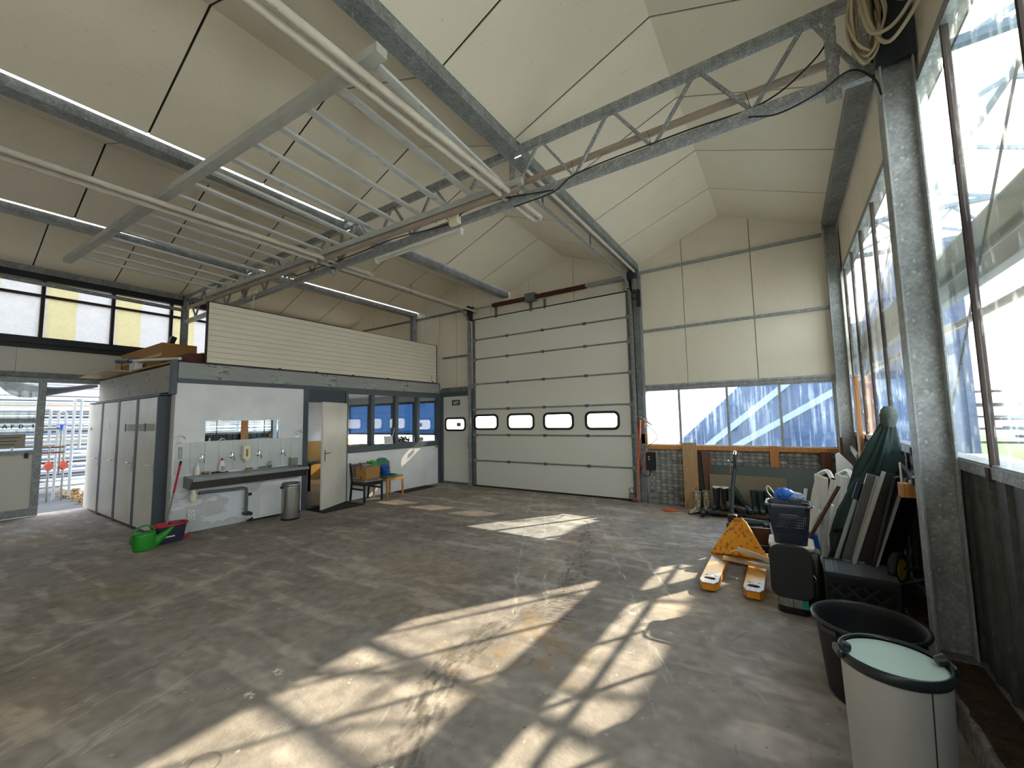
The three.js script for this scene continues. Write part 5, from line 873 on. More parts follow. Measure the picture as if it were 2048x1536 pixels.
{ const t = thing('desk', 'brown office desk behind the windows', 'desk', [-8.5, 0, -6.3]); obj('desk_top', rbox(0.8, 0.03, 1.5, 0.005, 0, 1.0, 0), M.brownWood, t); obj('desk_front', box(0.03, 0.95, 1.4, 0.3, 0.49, 0), M.brownWood, t); obj('desk_side', box(0.7, 0.95, 0.03, 0, 0.49, 0.7), M.brownWood, t); obj('desk_side', box(0.7, 0.95, 0.03, 0, 0.49, -0.7), M.brownWood, t);
  const c = thing('carton', 'brown carton lying on the office desk behind the window', 'box', [-8.4, 1.016, -5.95]); obj('carton_body', rbox(0.5, 0.12, 0.9, 0.006, 0, 0.06, 0), M.card, c); obj('flap', bar([0.2, 0.122, 0.4], [0.3, 0.13, -0.4], 0.12, 0.004), M.ply, c); }
{ const t = thing('dried_plant', 'dark dried plant lying on the office window ledge', 'plant', [-8.12, 1.14, -7.2]); const s = []; for (let i = 0; i < 34; i++) { const z = rr(-0.22, 0.2); s.push(tube([[0, 0.01, z], [rr(-0.04, 0.04), rr(0.03, 0.12), z + rr(-0.05, 0.05)], [rr(-0.06, 0.06), rr(0.03, 0.16), z + rr(-0.14, 0.1)]], rr(0.006, 0.013), 6, 5)); } obj('dry_stems', s, mat('dryGrey', 0x3b3a38, 0.9), t).userData.kind = 'stuff'; obj('plant_tray', rbox(0.12, 0.014, 0.44, 0.004, 0, 0.005, 0), M.darkSteel, t); }
for (const [z, m, label] of [[-7.62, 'blackPl', 'black tape roll on the office window ledge, left of two'], [-7.76, 'creamPl', 'cream tape roll on the office window ledge, right of two']]) { const t = thing('tape_roll', label, 'tape roll', [-8.02, 1.135, z]); obj('tape_ring', lathe([[0.03, -0.025], [0.055, -0.025], [0.055, 0.025], [0.03, 0.025], [0.03, -0.025]], 24).rotateZ(Math.PI / 2).translate(0, 0.056, 0), M[m], t); obj('core', lathe([[0.025, -0.024], [0.03, -0.024], [0.03, 0.024], [0.025, 0.024]], 20).rotateZ(Math.PI / 2).translate(0, 0.056, 0), M.card, t); }
{ obj('inner_ledge', rbx(-8.22, XO - 0.12, 1.1, 1.13, -8.22, -5.46, 0.004), M.white, office); }

// ================================================================ things along the back and right walls
{ const t = thing('spiral_hose', 'orange spiral air hose hanging beside the right door post', 'hose', [-2.42, 1.62, -8.12]);
  const pts = []; for (let i = 0; i <= 60 * 8; i++) { const k = i / 480, a = i / 8 * 6.283; pts.push(V(-2.38 - 0.06 * k + 0.017 * Math.cos(a), 1.6 - 0.78 * k, -8.12 + 0.017 * Math.sin(a))); }
  wobj('hose_coil', new THREE.TubeGeometry(new THREE.CatmullRomCurve3(pts), 900, 0.0052, 5), M.orange, t); wobj('hose_tail', tube([[-2.44, 0.82, -8.12], [-2.47, 0.45, -8.11], [-2.5, 0.1, -8.1], [-2.58, 0.05, -8.1]], 0.012, 24), M.orange, t); wobj('hose_tail_upper', tube([[-2.44, 0.9, -8.1], [-2.46, 0.5, -8.09], [-2.5, 0.1, -8.09]], 0.008, 24), M.orange, t);
  wobj('hose_hook', [bar([-2.48, 1.66, -8.15], [-2.34, 1.66, -8.12], 0.018, 0.018), cyl([-2.48, 1.66, -8.17], [-2.48, 1.66, -8.1], 0.02)], M.galv, t); }
{ const t = thing('spray_gun', 'beige air gun hanging from a hook by the first dirty pane', 'gun', [-2.27, 1.56, -8.14]); wobj('gun_barrel', cyl([-2.32, 1.62, -8.14], [-2.19, 1.53, -8.13], 0.018, 0.013), M.paleWood, t); wobj('gun_grip', bar([-2.29, 1.61, -8.14], [-2.3, 1.46, -8.14], 0.024, 0.03, 0, 0.005), M.paleWood, t); wobj('gun_nozzle', cyl([-2.19, 1.53, -8.13], [-2.16, 1.5, -8.13], 0.014, 0.01), M.orange, t); wobj('gun_hanger', tube([[-2.36, 1.68, -8.15], [-2.28, 1.66, -8.14], [-2.24, 1.6, -8.13]], 0.005), M.darkSteel, t); }
{ const t = thing('door_control', 'black push-button door control box on the brick wall', 'control box', [-2.24, 0.79, ZB + 0.02]); wobj('case', rbx(-2.33, -2.17, 0.63, 0.97, ZB + 0.0, ZB + 0.1, 0.008), M.blackPl, t); wobj('back_plate', rbx(-2.16, -2.13, 0.62, 0.98, ZB, ZB + 0.03, 0.004), M.galv, t); for (const y of [0.885, 0.84]) wobj('push_button', cyl([-2.27, y, ZB + 0.1], [-2.27, y, ZB + 0.112], 0.014, 0.012), M.whitePl, t); wobj('push_button', cyl([-2.27, 0.795, ZB + 0.1], [-2.27, 0.795, ZB + 0.112], 0.014, 0.012), M.darkSteel, t);
  wobj('cable', [tube([[-2.25, 1.5, -8.14], [-2.1, 1.36, -8.12], [-2.06, 1.27, -8.12], [-2.14, 1.18, -8.14], [-2.28, 1.08, -8.16]], 0.006, 40), tube([[-2.26, 0.63, -8.26], [-2.27, 0.53, -8.2], [-2.36, 0.52, -8.17], [-2.42, 0.6, -8.16], [-2.38, 0.72, -8.17]], 0.007, 40)], M.rubber, t); wobj('orange_lead', tube([[-2.3, 1.06, -8.18], [-2.33, 0.9, -8.17], [-2.37, 0.7, -8.17], [-2.34, 0.6, -8.17], [-2.28, 0.57, -8.18]], 0.007, 30), M.orange, t); }
tag(obj('wood_block', rbx(-2.4, -2.28, 1.14, 1.33, ZB + 0.01, ZB + 0.1, 0.004), M.paleWood), 'pale wooden block fixed between the door post and the first pane', 'block');
{ const t = thing('door_lock', 'small steel lock with cable loop at the bottom right of the roller door', 'lock', [-2.62, 0.1, -8.22]); wobj('lock_case', rbx(-2.68, -2.56, 0.05, 0.16, -8.27, -8.18, 0.006), M.galvDark, t); wobj('lock_loop', tube([[-2.64, 0.16, -8.2], [-2.67, 0.24, -8.18], [-2.6, 0.27, -8.18], [-2.57, 0.2, -8.18]], 0.006), M.darkSteel, t); }
// planks against the brick plinth
tag(obj('plank', alongLen(bar([-1.5, 0.0, -8.12], [-1.52, 1.17, -8.235], 0.25, 0.028, 0, 0.003)), M.paleWood), 'wide pale plank standing against the brick, left of the others', 'plank');
tag(obj('plank', alongLen(bar([-1.31, 0.0, -8.14], [-1.36, 1.02, -8.25], 0.07, 0.04, 0, 0.003)), M.blackWood), 'nearly black narrow plank between the pale plank and the brown one', 'plank');
tag(obj('plank', alongLen(bar([-1.22, 0.02, -8.1], [-1.28, 1.02, -8.2], 0.085, 0.03, 0, 0.01)), M.brownWood), 'reddish brown plank with rounded edges standing above the leopard boots', 'plank');
tag(obj('plank', alongLen(bar([-1.17, 0.02, -8.14], [-1.2, 1.0, -8.23], 0.07, 0.03, 0, 0.01)), M.brownWood), 'reddish brown plank just right of the other brown one', 'plank');
function alongLen(g) { return g; }
tag(obj('glass_sheet', bar([-0.38, 0.02, -8.12], [-0.38, 0.78, -8.25], 1.6, 0.008), mat('sheetGlass', 0x5f706a, 0.25, 0, { transmission: 0.45, thickness: 0 })), 'grey-green glass sheet leaning on the brick behind the hardboard', 'sheet');
tag(obj('hardboard_sheet', bar([-0.62, 0.02, -8.0], [-0.62, 0.63, -8.13], 1.14, 0.008), mat('hardboard', 0x8a7f6a, 0.8, 0, { map: T.card })), 'tan hardboard sheet leaning behind the row of boots', 'sheet');
tag(obj('black_roll', cyl([-0.05, 0.27, -7.95], [0.62, 0.25, -7.95], 0.055, 0.055, 14), M.blackPl), 'black rolled sheet lying across at the foot of the glass sheet', 'roll');
{ const t = thing('boot_shelf', 'low brown plank shelf carrying the row of rubber boots', 'shelf', [-0.68, 0, -7.76]); obj('shelf_board', [rbox(0.5, 0.035, 0.3, 0.004, -0.24, 0.085, 0)], M.brownWood, t); obj('shelf_board', [rbox(0.42, 0.035, 0.28, 0.004, 0.23, 0.085, 0.01)], M.brownWood, t); for (const x of [-0.42, 0.0, 0.4]) obj('shelf_block', rbox(0.07, 0.066, 0.22, 0.004, x, 0.034, -0.02), M.blackWood, t); }
function bootShape(h, w = 1) {                   // toe towards +z
  const ringY = (y, rx, rz, cz) => [...Array(18)].map((_, i) => { const a = i / 18 * 6.283; return [rx * w * Math.cos(a), y, cz + rz * Math.sin(a)]; });
  const shaft = loft([ringY(0.03, 0.042, 0.055, -0.04), ringY(0.08, 0.044, 0.056, -0.04), ringY(0.13, 0.046, 0.055, -0.035), ringY(h * 0.55, 0.054, 0.06, -0.045), ringY(h, 0.062, 0.072, -0.045), ringY(h, 0.058, 0.068, -0.045), ringY(h * 0.6, 0.05, 0.056, -0.045)], true, true);
  const ringZ = (z, rx, ry, cy) => [...Array(16)].map((_, i) => { const a = i / 16 * 6.283, s = Math.sin(a); return [rx * w * Math.cos(a), Math.max(0.012, cy + ry * s), z]; });
  const foot = loft([ringZ(-0.095, 0.02, 0.03, 0.04), ringZ(-0.085, 0.038, 0.045, 0.045), ringZ(-0.03, 0.043, 0.07, 0.055), ringZ(0.04, 0.043, 0.055, 0.05), ringZ(0.1, 0.048, 0.038, 0.042), ringZ(0.15, 0.045, 0.033, 0.038), ringZ(0.178, 0.028, 0.022, 0.034)]);
  const s = new THREE.Shape(); s.moveTo(-0.04 * w, -0.09); s.quadraticCurveTo(0, -0.108, 0.04 * w, -0.09); s.bezierCurveTo(0.046 * w, -0.03, 0.036 * w, 0.02, 0.052 * w, 0.1); s.bezierCurveTo(0.05 * w, 0.17, 0.02 * w, 0.186, 0, 0.186); s.bezierCurveTo(-0.02 * w, 0.186, -0.05 * w, 0.17, -0.052 * w, 0.1); s.bezierCurveTo(-0.036 * w, 0.02, -0.046 * w, -0.03, -0.04 * w, -0.09);
  const sole = new THREE.ExtrudeGeometry(s, { depth: 0.022, bevelEnabled: false, curveSegments: 6 }).rotateX(Math.PI / 2).translate(0, 0.022, 0);
  const lin = loft([ringY(h - 0.02, 0.0605, 0.0705, -0.045), ringY(h + 0.004, 0.063, 0.073, -0.045), ringY(h + 0.004, 0.056, 0.066, -0.045), ringY(h - 0.03, 0.055, 0.064, -0.045)], false, false);
  return { shaft, foot, sole, lin };
}
function boot(label, m, h, pos, turn, lining, w = 1, group) { const t = thing('rubber_boot', label, 'boot', pos, turn, group), b = bootShape(h, w); obj('shaft', b.shaft, m, t); obj('foot', b.foot, m, t); obj('sole', b.sole, M.rubber, t); obj('top_band', b.lin, lining ?? m, t); return t; }
boot('leopard print rubber boot standing on the floor, left one of the pair', M.leopard, 0.36, [-1.38, 0, -7.76], -0.5); boot('leopard print rubber boot standing on the floor, right one of the pair', M.leopard, 0.36, [-1.24, 0, -7.86], -0.25);
{ const b = boot('shiny black boot lying on its side before the leopard boots', M.bootBlack, 0.34, [-1.28, 0.068, -7.56], 0); b.rotation.set(Math.PI / 2, 0, -Math.PI / 2 + 0.12); b.rotation.set(0, 0.25, -Math.PI / 2); }
boot('black boot with pale lining on the shelf, left one of two', M.bootBlack, 0.36, [-1.06, 0.103, -7.78], -0.12, M.creamPl); boot('black boot with pale lining on the shelf, right one of two', M.bootBlack, 0.36, [-0.93, 0.103, -7.78], -0.05, M.creamPl);
boot('short black boot on the shelf right of the pale-lined pair', M.bootBlack, 0.27, [-0.82, 0.103, -7.8], -0.35, null, 0.85); boot('short brown boot on the shelf behind the pump handle', mat('bootBrown', 0x4a413c, 0.5), 0.27, [-0.74, 0.103, -7.8], 0.1, null, 0.85);
{ const b = boot('tall green boot leaning over to the left on the shelf', M.boot, 0.42, [-0.58, 0.115, -7.74], 0.3); b.rotation.z = 0.55; }
{ const b = boot('crumpled dark boot lying on the shelf under the leaning green boot', mat('bootMud', 0x3d3733, 0.55), 0.24, [-0.68, 0.16, -7.66], 0.5); b.rotation.z = 1.35; }
boot('green boot upright on the shelf, left one of the two middle ones', M.boot, 0.33, [-0.5, 0.103, -7.8], 0.15, null, 0.9); boot('green boot upright on the shelf, right one of the two middle ones', M.boot, 0.33, [-0.41, 0.103, -7.78], 0.2, null, 0.9);
boot('wide dark green boot at the right end of the shelf', M.boot, 0.33, [-0.29, 0.103, -7.84], 0.4, null, 1.2);
{ const b = boot('dark green boot lying on the floor in front of the shelf', M.boot, 0.36, [-0.3, 0.065, -7.2], 0.2); b.rotation.set(0, 0.1, Math.PI / 2); }
tag(obj('orange_strip', tube([[-1.92, 0.012, -7.68], [-1.82, 0.014, -7.62], [-1.68, 0.012, -7.7], [-1.66, 0.012, -7.76], [-1.8, 0.014, -7.74], [-1.91, 0.012, -7.74]], 0.011, 40, 6, true), M.orange), 'flat orange rubber loop lying on the floor before the brick wall', 'loop');

{ // pallet truck: forks toward the room, tow bar upright behind
  const t = thing('pallet_truck', 'worn yellow hand pallet truck with its forks pointing into the hall', 'pallet truck', [-0.525, 0, -5.3]);
  for (const s of [-1, 1]) {
    const f = new THREE.Group(); f.name = s < 0 ? 'fork' : 'fork_001'; f.position.set(s * 0.185, 0, 0); t.add(f);
    const out = [[-0.08, -0.3], [-0.08, 0.86], [-0.05, 0.93], [0.05, 0.93], [0.08, 0.86], [0.08, -0.3]], hole = shift(rrect(0.1, 0.075, 0.035), 0, 0.8), sl = [shift([[-0.012, -0.008], [0.012, -0.008], [0.012, 0.008], [-0.012, 0.008]], -0.04, 0.715), shift([[-0.012, -0.008], [0.012, -0.008], [0.012, 0.008], [-0.012, 0.008]], 0.04, 0.715)];
    obj('fork_top', ext(out.slice().reverse().map(([x, y]) => [x, -y]), 0.006, 0.003, [hole.map(([x, y]) => [x, -y]), ...sl.map((q) => q.map(([x, y]) => [x, -y]))]).rotateX(-Math.PI / 2).translate(0, 0.085, 0), M.forkTop, f);
    obj('fork_side', [bx(-0.081, -0.074, 0.03, 0.086, -0.3, 0.86), bx(0.074, 0.081, 0.03, 0.086, -0.3, 0.86), bar([-0.078, 0.055, 0.86], [-0.048, 0.055, 0.93], 0.007, 0.056), bar([0.078, 0.055, 0.86], [0.048, 0.055, 0.93], 0.007, 0.056), bx(-0.05, 0.05, 0.028, 0.084, 0.925, 0.932)], M.yellow, f);
    obj('load_roller', [cyl([-0.045, 0.042, 0.8], [0.045, 0.042, 0.8], 0.04, 0.04, 20)], M.beamGrey, f);
    obj('push_rod', [cyl([0, 0.05, -0.25], [0, 0.045, 0.7], 0.01), bar([-0.03, 0.045, 0.7], [-0.03, 0.045, 0.82], 0.008, 0.03), bar([0.03, 0.045, 0.7], [0.03, 0.045, 0.82], 0.008, 0.03)], M.darkSteel, f);
  }
  const tri = ext([[-0.27, 0], [0.27, 0], [0.062, 0.385], [0.03, 0.42], [-0.03, 0.42], [-0.062, 0.385]], 0.028, 0.014).rotateX(-0.62).translate(0, 0.1, -0.02); obj('frame_plate', tri, M.yellow, t);
  for (const s of [-1, 1]) obj('frame_edge', cyl([s * 0.265, 0.1, -0.0], [s * 0.055, 0.425, -0.235], 0.02, 0.024, 12), M.yellow, t);
  obj('heel_bar', [bx(-0.26, 0.26, 0.055, 0.1, -0.26, -0.02)], M.yellow, t);
  obj('frame_cap', cyl([0, 0.34, -0.27], [0, 0.44, -0.24], 0.055, 0.045, 16), M.yellow, t);
  obj('pump', [cyl([-0.07, 0.12, -0.44], [-0.07, 0.36, -0.44], 0.05, 0.045, 16), rbox(0.2, 0.07, 0.14, 0.015, -0.05, 0.34, -0.4), rbox(0.1, 0.12, 0.1, 0.02, -0.09, 0.4, -0.47)], M.rubber, t);
  obj('steer_wheel', [cyl([-0.06, 0.09, -0.38], [-0.02, 0.09, -0.38], 0.09, 0.09, 24), cyl([-0.06, 0.09, -0.52], [-0.02, 0.09, -0.52], 0.09, 0.09, 24)], M.rubber, t);
  obj('pivot_bolt', cyl([-0.06, 0.41, -0.39], [-0.06, 0.41, -0.41], 0.02), M.steelDull, t);
  obj('tow_bar', tube([[-0.1, 0.4, -0.47], [-0.095, 0.6, -0.55], [-0.075, 0.85, -0.64], [-0.05, 1.02, -0.68]], 0.024, 20, 10), mat('towBar', 0x2a363a, 0.4), t);
  obj('grip_loop', tube([[-0.05, 1.0, -0.67], [-0.045, 1.08, -0.62], [-0.04, 1.15, -0.6], [-0.035, 1.19, -0.66], [-0.035, 1.16, -0.74], [-0.045, 1.08, -0.72]], 0.017, 36, 10, true), M.towBar, t);
  obj('grip_cap', tube([[-0.038, 1.165, -0.59], [-0.034, 1.2, -0.66], [-0.036, 1.165, -0.745]], 0.0185, 16, 10), M.chrome, t);
  obj('release_lever', [bar([-0.06, 1.06, -0.68], [-0.12, 1.09, -0.66], 0.012, 0.02), cyl([-0.1, 1.08, -0.66], [-0.1, 0.98, -0.66], 0.006)], M.chrome, t); obj('red_tag', bar([-0.1, 0.98, -0.66], [-0.11, 0.93, -0.66], 0.01, 0.016), M.orange, t);
}
{ const t = thing('aluminium_profile', 'straight aluminium channel laid across the pallet truck forks', 'profile', [-0.4, 0.1, -5.05]); wobj('channel', [bar([-0.66, 0.115, -5.1], [0.0, 0.12, -4.92], 0.05, 0.004), bar([-0.66, 0.13, -5.082], [0.0, 0.135, -4.902], 0.004, 0.03)], M.alu, t); wobj('channel_lip', bar([-0.66, 0.13, -5.118], [0.0, 0.135, -4.938], 0.004, 0.03), M.alu, t); }
{ const t = thing('aluminium_profile', 'bent aluminium strip with a hooked end over the pallet truck forks', 'profile', [-0.3, 0.15, -5.05]); wobj('strip', [bar([-0.52, 0.215, -5.14], [0.02, 0.15, -4.9], 0.045, 0.004), bar([-0.52, 0.235, -5.14], [0.02, 0.17, -4.9], 0.004, 0.04)], M.alu, t); wobj('hook_end', bar([-0.52, 0.22, -5.14], [-0.58, 0.19, -5.16], 0.05, 0.006), M.alu, t); }
{ const t = thing('drawer_box', 'open black box with brown inside behind the laundry basket', 'box', [-0.34, 0, -5.95], 0.1); t.scale.set(0.85, 0.8, 0.9); obj('box_side', [bx(-0.15, -0.142, 0, 0.3, -0.22, 0.22), bx(0.142, 0.15, 0, 0.3, -0.22, 0.22), bx(-0.15, 0.15, 0, 0.3, -0.22, -0.21), bx(-0.15, 0.15, 0, 0.17, 0.21, 0.22)], M.blackPl, t); obj('box_lining', [bx(-0.142, 0.142, 0, 0.01, -0.21, 0.21), bx(-0.142, 0.142, 0.01, 0.29, -0.21, -0.205), bx(0.135, 0.142, 0.01, 0.29, -0.21, 0.21)], M.brownWood, t); obj('rim', [bx(-0.155, -0.14, 0.3, 0.308, -0.22, 0.22), bx(-0.155, 0.155, 0.3, 0.308, -0.225, -0.205)], M.steelDull, t); obj('label_plate', bx(-0.1, 0.02, 0.05, 0.1, 0.22, 0.222), M.white, t); }
{ // pedal bin with its lid hanging open
  const t = thing('pedal_bin', 'steel pedal bin with a large black lid hanging open in front', 'bin', [-0.04, 0, -4.4]); const rr2 = (w, d, y) => rrect(w, d, 0.05).map(([x, z]) => [x, y, z]);
  obj('bin_body', loft([rr2(0.215, 0.26, 0.05), rr2(0.22, 0.27, 0.06), rr2(0.24, 0.29, 0.46), rr2(0.22, 0.27, 0.46), rr2(0.2, 0.25, 0.08)]), M.stainless, t); obj('bin_foot', loft([rr2(0.2, 0.25, 0.0), rr2(0.225, 0.275, 0.005), rr2(0.225, 0.275, 0.05)]), M.blackPl, t);
  const lid = obj('lid', ext(rrect(0.285, 0.4, 0.07, 8), 0.022, 0.008).rotateX(-0.1).translate(0, 0.36, 0.17), mat('lidBlack', 0x0a0b0c, 0.6), t); obj('lid_rim', tube(rrect(0.29, 0.405, 0.072, 6).map(([x, y]) => V(x, 0.36 + y * 0.995, 0.163 - y * 0.1)), 0.005, 90, 6, true), M.stainless, t);
  obj('lid_hinge', [rbox(0.1, 0.02, 0.03, 0.006, 0, 0.565, 0.14), cyl([-0.03, 0.57, 0.14], [0.03, 0.57, 0.14], 0.008)], M.blackPl, t); obj('pull_handle', bend([[-0.012, 0.1, 0.147], [-0.012, 0.165, 0.155], [0.012, 0.165, 0.155], [0.012, 0.1, 0.147]], 0.003, 0.008), M.chrome, t); obj('seam', bx(-0.002, 0.002, 0.055, 0.2, 0.134, 0.1365), M.darkSteel, t); obj('green_sticker', bx(0.06, 0.105, 0.06, 0.18, 0.134, 0.1372), mat('tealSticker', 0x1f9f80, 0.3), t); obj('hinge_clip', tube([[0.145, 0.36, 0.16], [0.165, 0.33, 0.17], [0.15, 0.3, 0.165]], 0.004), M.chrome, t); }
{ const t = thing('storage_bin', 'cream plastic bin standing under the laundry basket', 'bin', [-0.03, 0, -4.72]); const q = (w, d, y) => rrect(w, d, 0.04).map(([x, z]) => [x, y, z]); obj('bin_body', loft([q(0.28, 0.26, 0), q(0.29, 0.27, 0.02), q(0.33, 0.31, 0.47), q(0.31, 0.29, 0.47), q(0.27, 0.25, 0.03)]), M.creamPl, t); obj('bin_rim', loft([q(0.34, 0.32, 0.46), q(0.35, 0.33, 0.47), q(0.35, 0.33, 0.49), q(0.31, 0.29, 0.49)], false, true), M.creamPl, t); }
{ // laundry basket, lattice sides
  const t = thing('laundry_basket', 'dark blue lattice laundry basket stacked on the cream bin', 'basket', [-0.03, 0.49, -4.68]); const W = (y) => 0.125 + 0.042 * y / 0.36, D = (y) => 0.115 + 0.035 * y / 0.36, H = 0.36;
  const q = (y, k = 0) => rrect(2 * (W(y) - k), 2 * (D(y) - k), 0.055, 6).map(([x, z]) => [x, y, z]);
  obj('basket_base', loft([q(0), q(0.1), q(0.1, 0.006), q(0.008, 0.006)]), M.navyPl, t); obj('upper_band', loft([q(0.27), q(0.335), q(0.335, 0.006), q(0.27, 0.006), q(0.27)], false, false), M.navyPl, t); obj('rim', tube(q(0.35, -0.006).map((p) => V(...p)), 0.012, 120, 8, true), mat('rimGrey', 0x5f6770, 0.25), t);
  const bars = []; const per = q(0.18).length; for (let i = 0; i < 64; i++) { const k = i / 64, at = (y) => { const r = q(y, 0.003), l = []; let tot = 0; for (let j = 0; j < r.length; j++) { const n = r[(j + 1) % r.length]; l.push(Math.hypot(n[0] - r[j][0], n[2] - r[j][2])); tot += l[j]; } let s = k * tot, j = 0; while (s > l[j]) { s -= l[j]; j++; } const n = r[(j + 1) % r.length], f = s / l[j]; return V(r[j][0] + (n[0] - r[j][0]) * f, y, r[j][2] + (n[2] - r[j][2]) * f); }; bars.push(bar(at(0.095), at(0.275), 0.007, 0.007)); }
  for (let y = 0.12; y < 0.27; y += 0.0235) bars.push(tube(q(y, 0.003).map((p) => V(...p)), 0.0042, 100, 4, true)); obj('lattice', bars, M.navyPl, t); obj('hand_grip', [bar([-0.07, 0.27, D(0.27) + 0.004], [0.07, 0.27, D(0.27) + 0.004], 0.006, 0.012), bar([-0.07, 0.25, D(0.25) + 0.004], [0.07, 0.25, D(0.25) + 0.004], 0.006, 0.008)], M.rimGrey, t);
  const crumple = (r, s, sx, sy, sz) => { const g = new THREE.IcosahedronGeometry(r, 4), p = g.attributes.position; for (let i = 0; i < p.count; i++) { const v = V(p.getX(i), p.getY(i), p.getZ(i)), k = 1 + 0.55 * (fbm((v.x / r + 2) / 4, (v.y / r + v.z / r * 0.8 + 4) / 8, 10, 20, 3, s) - 0.5); p.setXYZ(i, v.x * k * sx, v.y * k * sy, v.z * k * sz); } g.computeVertexNormals(); return g; };
  const b = thing('plastic_bag', 'crumpled blue and clear plastic bag on the back rim of the laundry basket', 'bag', [-0.06, 0.9, -4.84]); obj('blue_part', crumple(0.075, 611, 1.1, 0.7, 0.8), mat('bagBlue', 0x2f7ad6, 0.3, 0, { transmission: 0.3, thickness: 0 }), b); obj('clear_part', crumple(0.07, 617, 1.1, 0.6, 0.8).translate(0.085, -0.02, 0.0), mat('bagClear', 0x9fb9d4, 0.3, 0, { transmission: 0.4, thickness: 0 }), b); obj('bag_handle', tube([[-0.08, 0, 0], [-0.12, 0.06, 0], [-0.14, 0.05, 0], [-0.13, 0.0, 0.01], [-0.09, -0.05, 0.02]], 0.005), M.whitePl, b);
  const c = thing('paper_scrap', 'pale blue packet lying inside the laundry basket', 'packet', [-0.03, 0.74, -4.74]); obj('packet', rbox(0.11, 0.05, 0.06, 0.012, 0, 0.03, 0), M.bagClear, c); obj('packet_fold', rbox(0.06, 0.02, 0.05, 0.006, 0.03, 0.06, 0), M.whitePl, c); }
{ // crate with ribbed lid
  const t = thing('milk_crate', 'black plastic crate with diamond lattice sides and a ribbed grey lid', 'crate', [0.405, 0, -4.3], -0.03); const w = 0.42, d = 0.36, latM = mat('crateLattice', 0x35373b, 0.3);
  const lat = (L, dir) => { const o = []; const n = 4, y0 = 0.05, y1 = 0.36, st = L / n; for (let i = -2; i < n + 2; i++) for (const s of [1, -1]) { let xa = -L / 2 + i * st, xb = xa + s * (y1 - y0); let ya = y0, yb = y1; const cl = (x, y, x2, y2) => { const lo = -L / 2, hi = L / 2; if (x < lo) { y += (lo - x) / (x2 - x) * (y2 - y); x = lo; } else if (x > hi) { y += (hi - x) / (x2 - x) * (y2 - y); x = hi; } return [x, y]; }; if (Math.max(xa, xb) <= -L / 2 + 0.02 || Math.min(xa, xb) >= L / 2 - 0.02) continue; const [ax, ay] = cl(xa, ya, xb, yb), [bx2, by] = cl(xb, yb, xa, ya); if (Math.hypot(ax - bx2, ay - by) > 0.03) o.push(dir === 'x' ? [[ax, ay, 0], [bx2, by, 0]] : [[0, ay, ax], [0, by, bx2]]); } return o; };
  const bars = []; for (const [a, b] of lat(w, 'x')) for (const z of [d / 2, -d / 2]) bars.push(bar([a[0], a[1], z], [b[0], b[1], z], 0.012, 0.014)); for (const [a, b] of lat(d, 'z')) for (const x of [w / 2, -w / 2]) bars.push(bar([x, a[1], a[2]], [x, b[1], b[2]], 0.014, 0.012));
  obj('lattice', bars, latM, t); obj('inner_wall', [bx(-w / 2 + 0.012, w / 2 - 0.012, 0.02, 0.38, -d / 2 + 0.012, -d / 2 + 0.018), bx(-w / 2 + 0.012, w / 2 - 0.012, 0.02, 0.38, d / 2 - 0.018, d / 2 - 0.012), bx(-w / 2 + 0.012, -w / 2 + 0.018, 0.02, 0.38, -d / 2, d / 2), bx(w / 2 - 0.018, w / 2 - 0.012, 0.02, 0.38, -d / 2, d / 2)], mat('crateInner', 0x0d1010, 0.5), t);
  obj('crate_frame', [rbox(w + 0.02, 0.05, 0.022, 0.005, 0, 0.025, d / 2), rbox(w + 0.02, 0.05, 0.022, 0.005, 0, 0.025, -d / 2), rbox(w + 0.02, 0.06, 0.024, 0.005, 0, 0.39, d / 2), rbox(w + 0.02, 0.06, 0.024, 0.005, 0, 0.39, -d / 2), rbox(0.024, 0.06, d, 0.005, w / 2, 0.39, 0), rbox(0.024, 0.06, d, 0.005, -w / 2, 0.39, 0), rbox(0.022, 0.05, d, 0.005, w / 2, 0.025, 0), rbox(0.022, 0.05, d, 0.005, -w / 2, 0.025, 0), ...[1, -1].flatMap((a) => [1, -1].map((b) => rbox(0.03, 0.4, 0.03, 0.008, a * w / 2, 0.2, b * d / 2)))], M.blackPl, t);
  obj('lid', [rbox(w + 0.02, 0.012, d + 0.02, 0.004, 0, 0.428, 0)], mat('lidGrey', 0x687075, 0.25, 0.2), t); obj('lid_rib', [-0.165, -0.135, 0.13, 0.165].map((x) => rbox(0.006, 0.012, d - 0.02, 0.002, x, 0.437, 0)), M.rimGrey, t); obj('lid_edge', [rbox(w + 0.03, 0.02, 0.012, 0.004, 0, 0.436, -d / 2 - 0.006), rbox(w + 0.03, 0.02, 0.012, 0.004, 0, 0.43, d / 2 + 0.006), rbox(0.012, 0.02, d + 0.02, 0.004, -w / 2 - 0.01, 0.434, 0)], M.darkSteel, t); obj('lid_clip', [rbox(0.05, 0.02, 0.02, 0.004, -0.06, 0.445, -d / 2 + 0.01), rbox(0.05, 0.02, 0.02, 0.004, 0.03, 0.445, -d / 2 + 0.01)], M.rimGrey, t); }
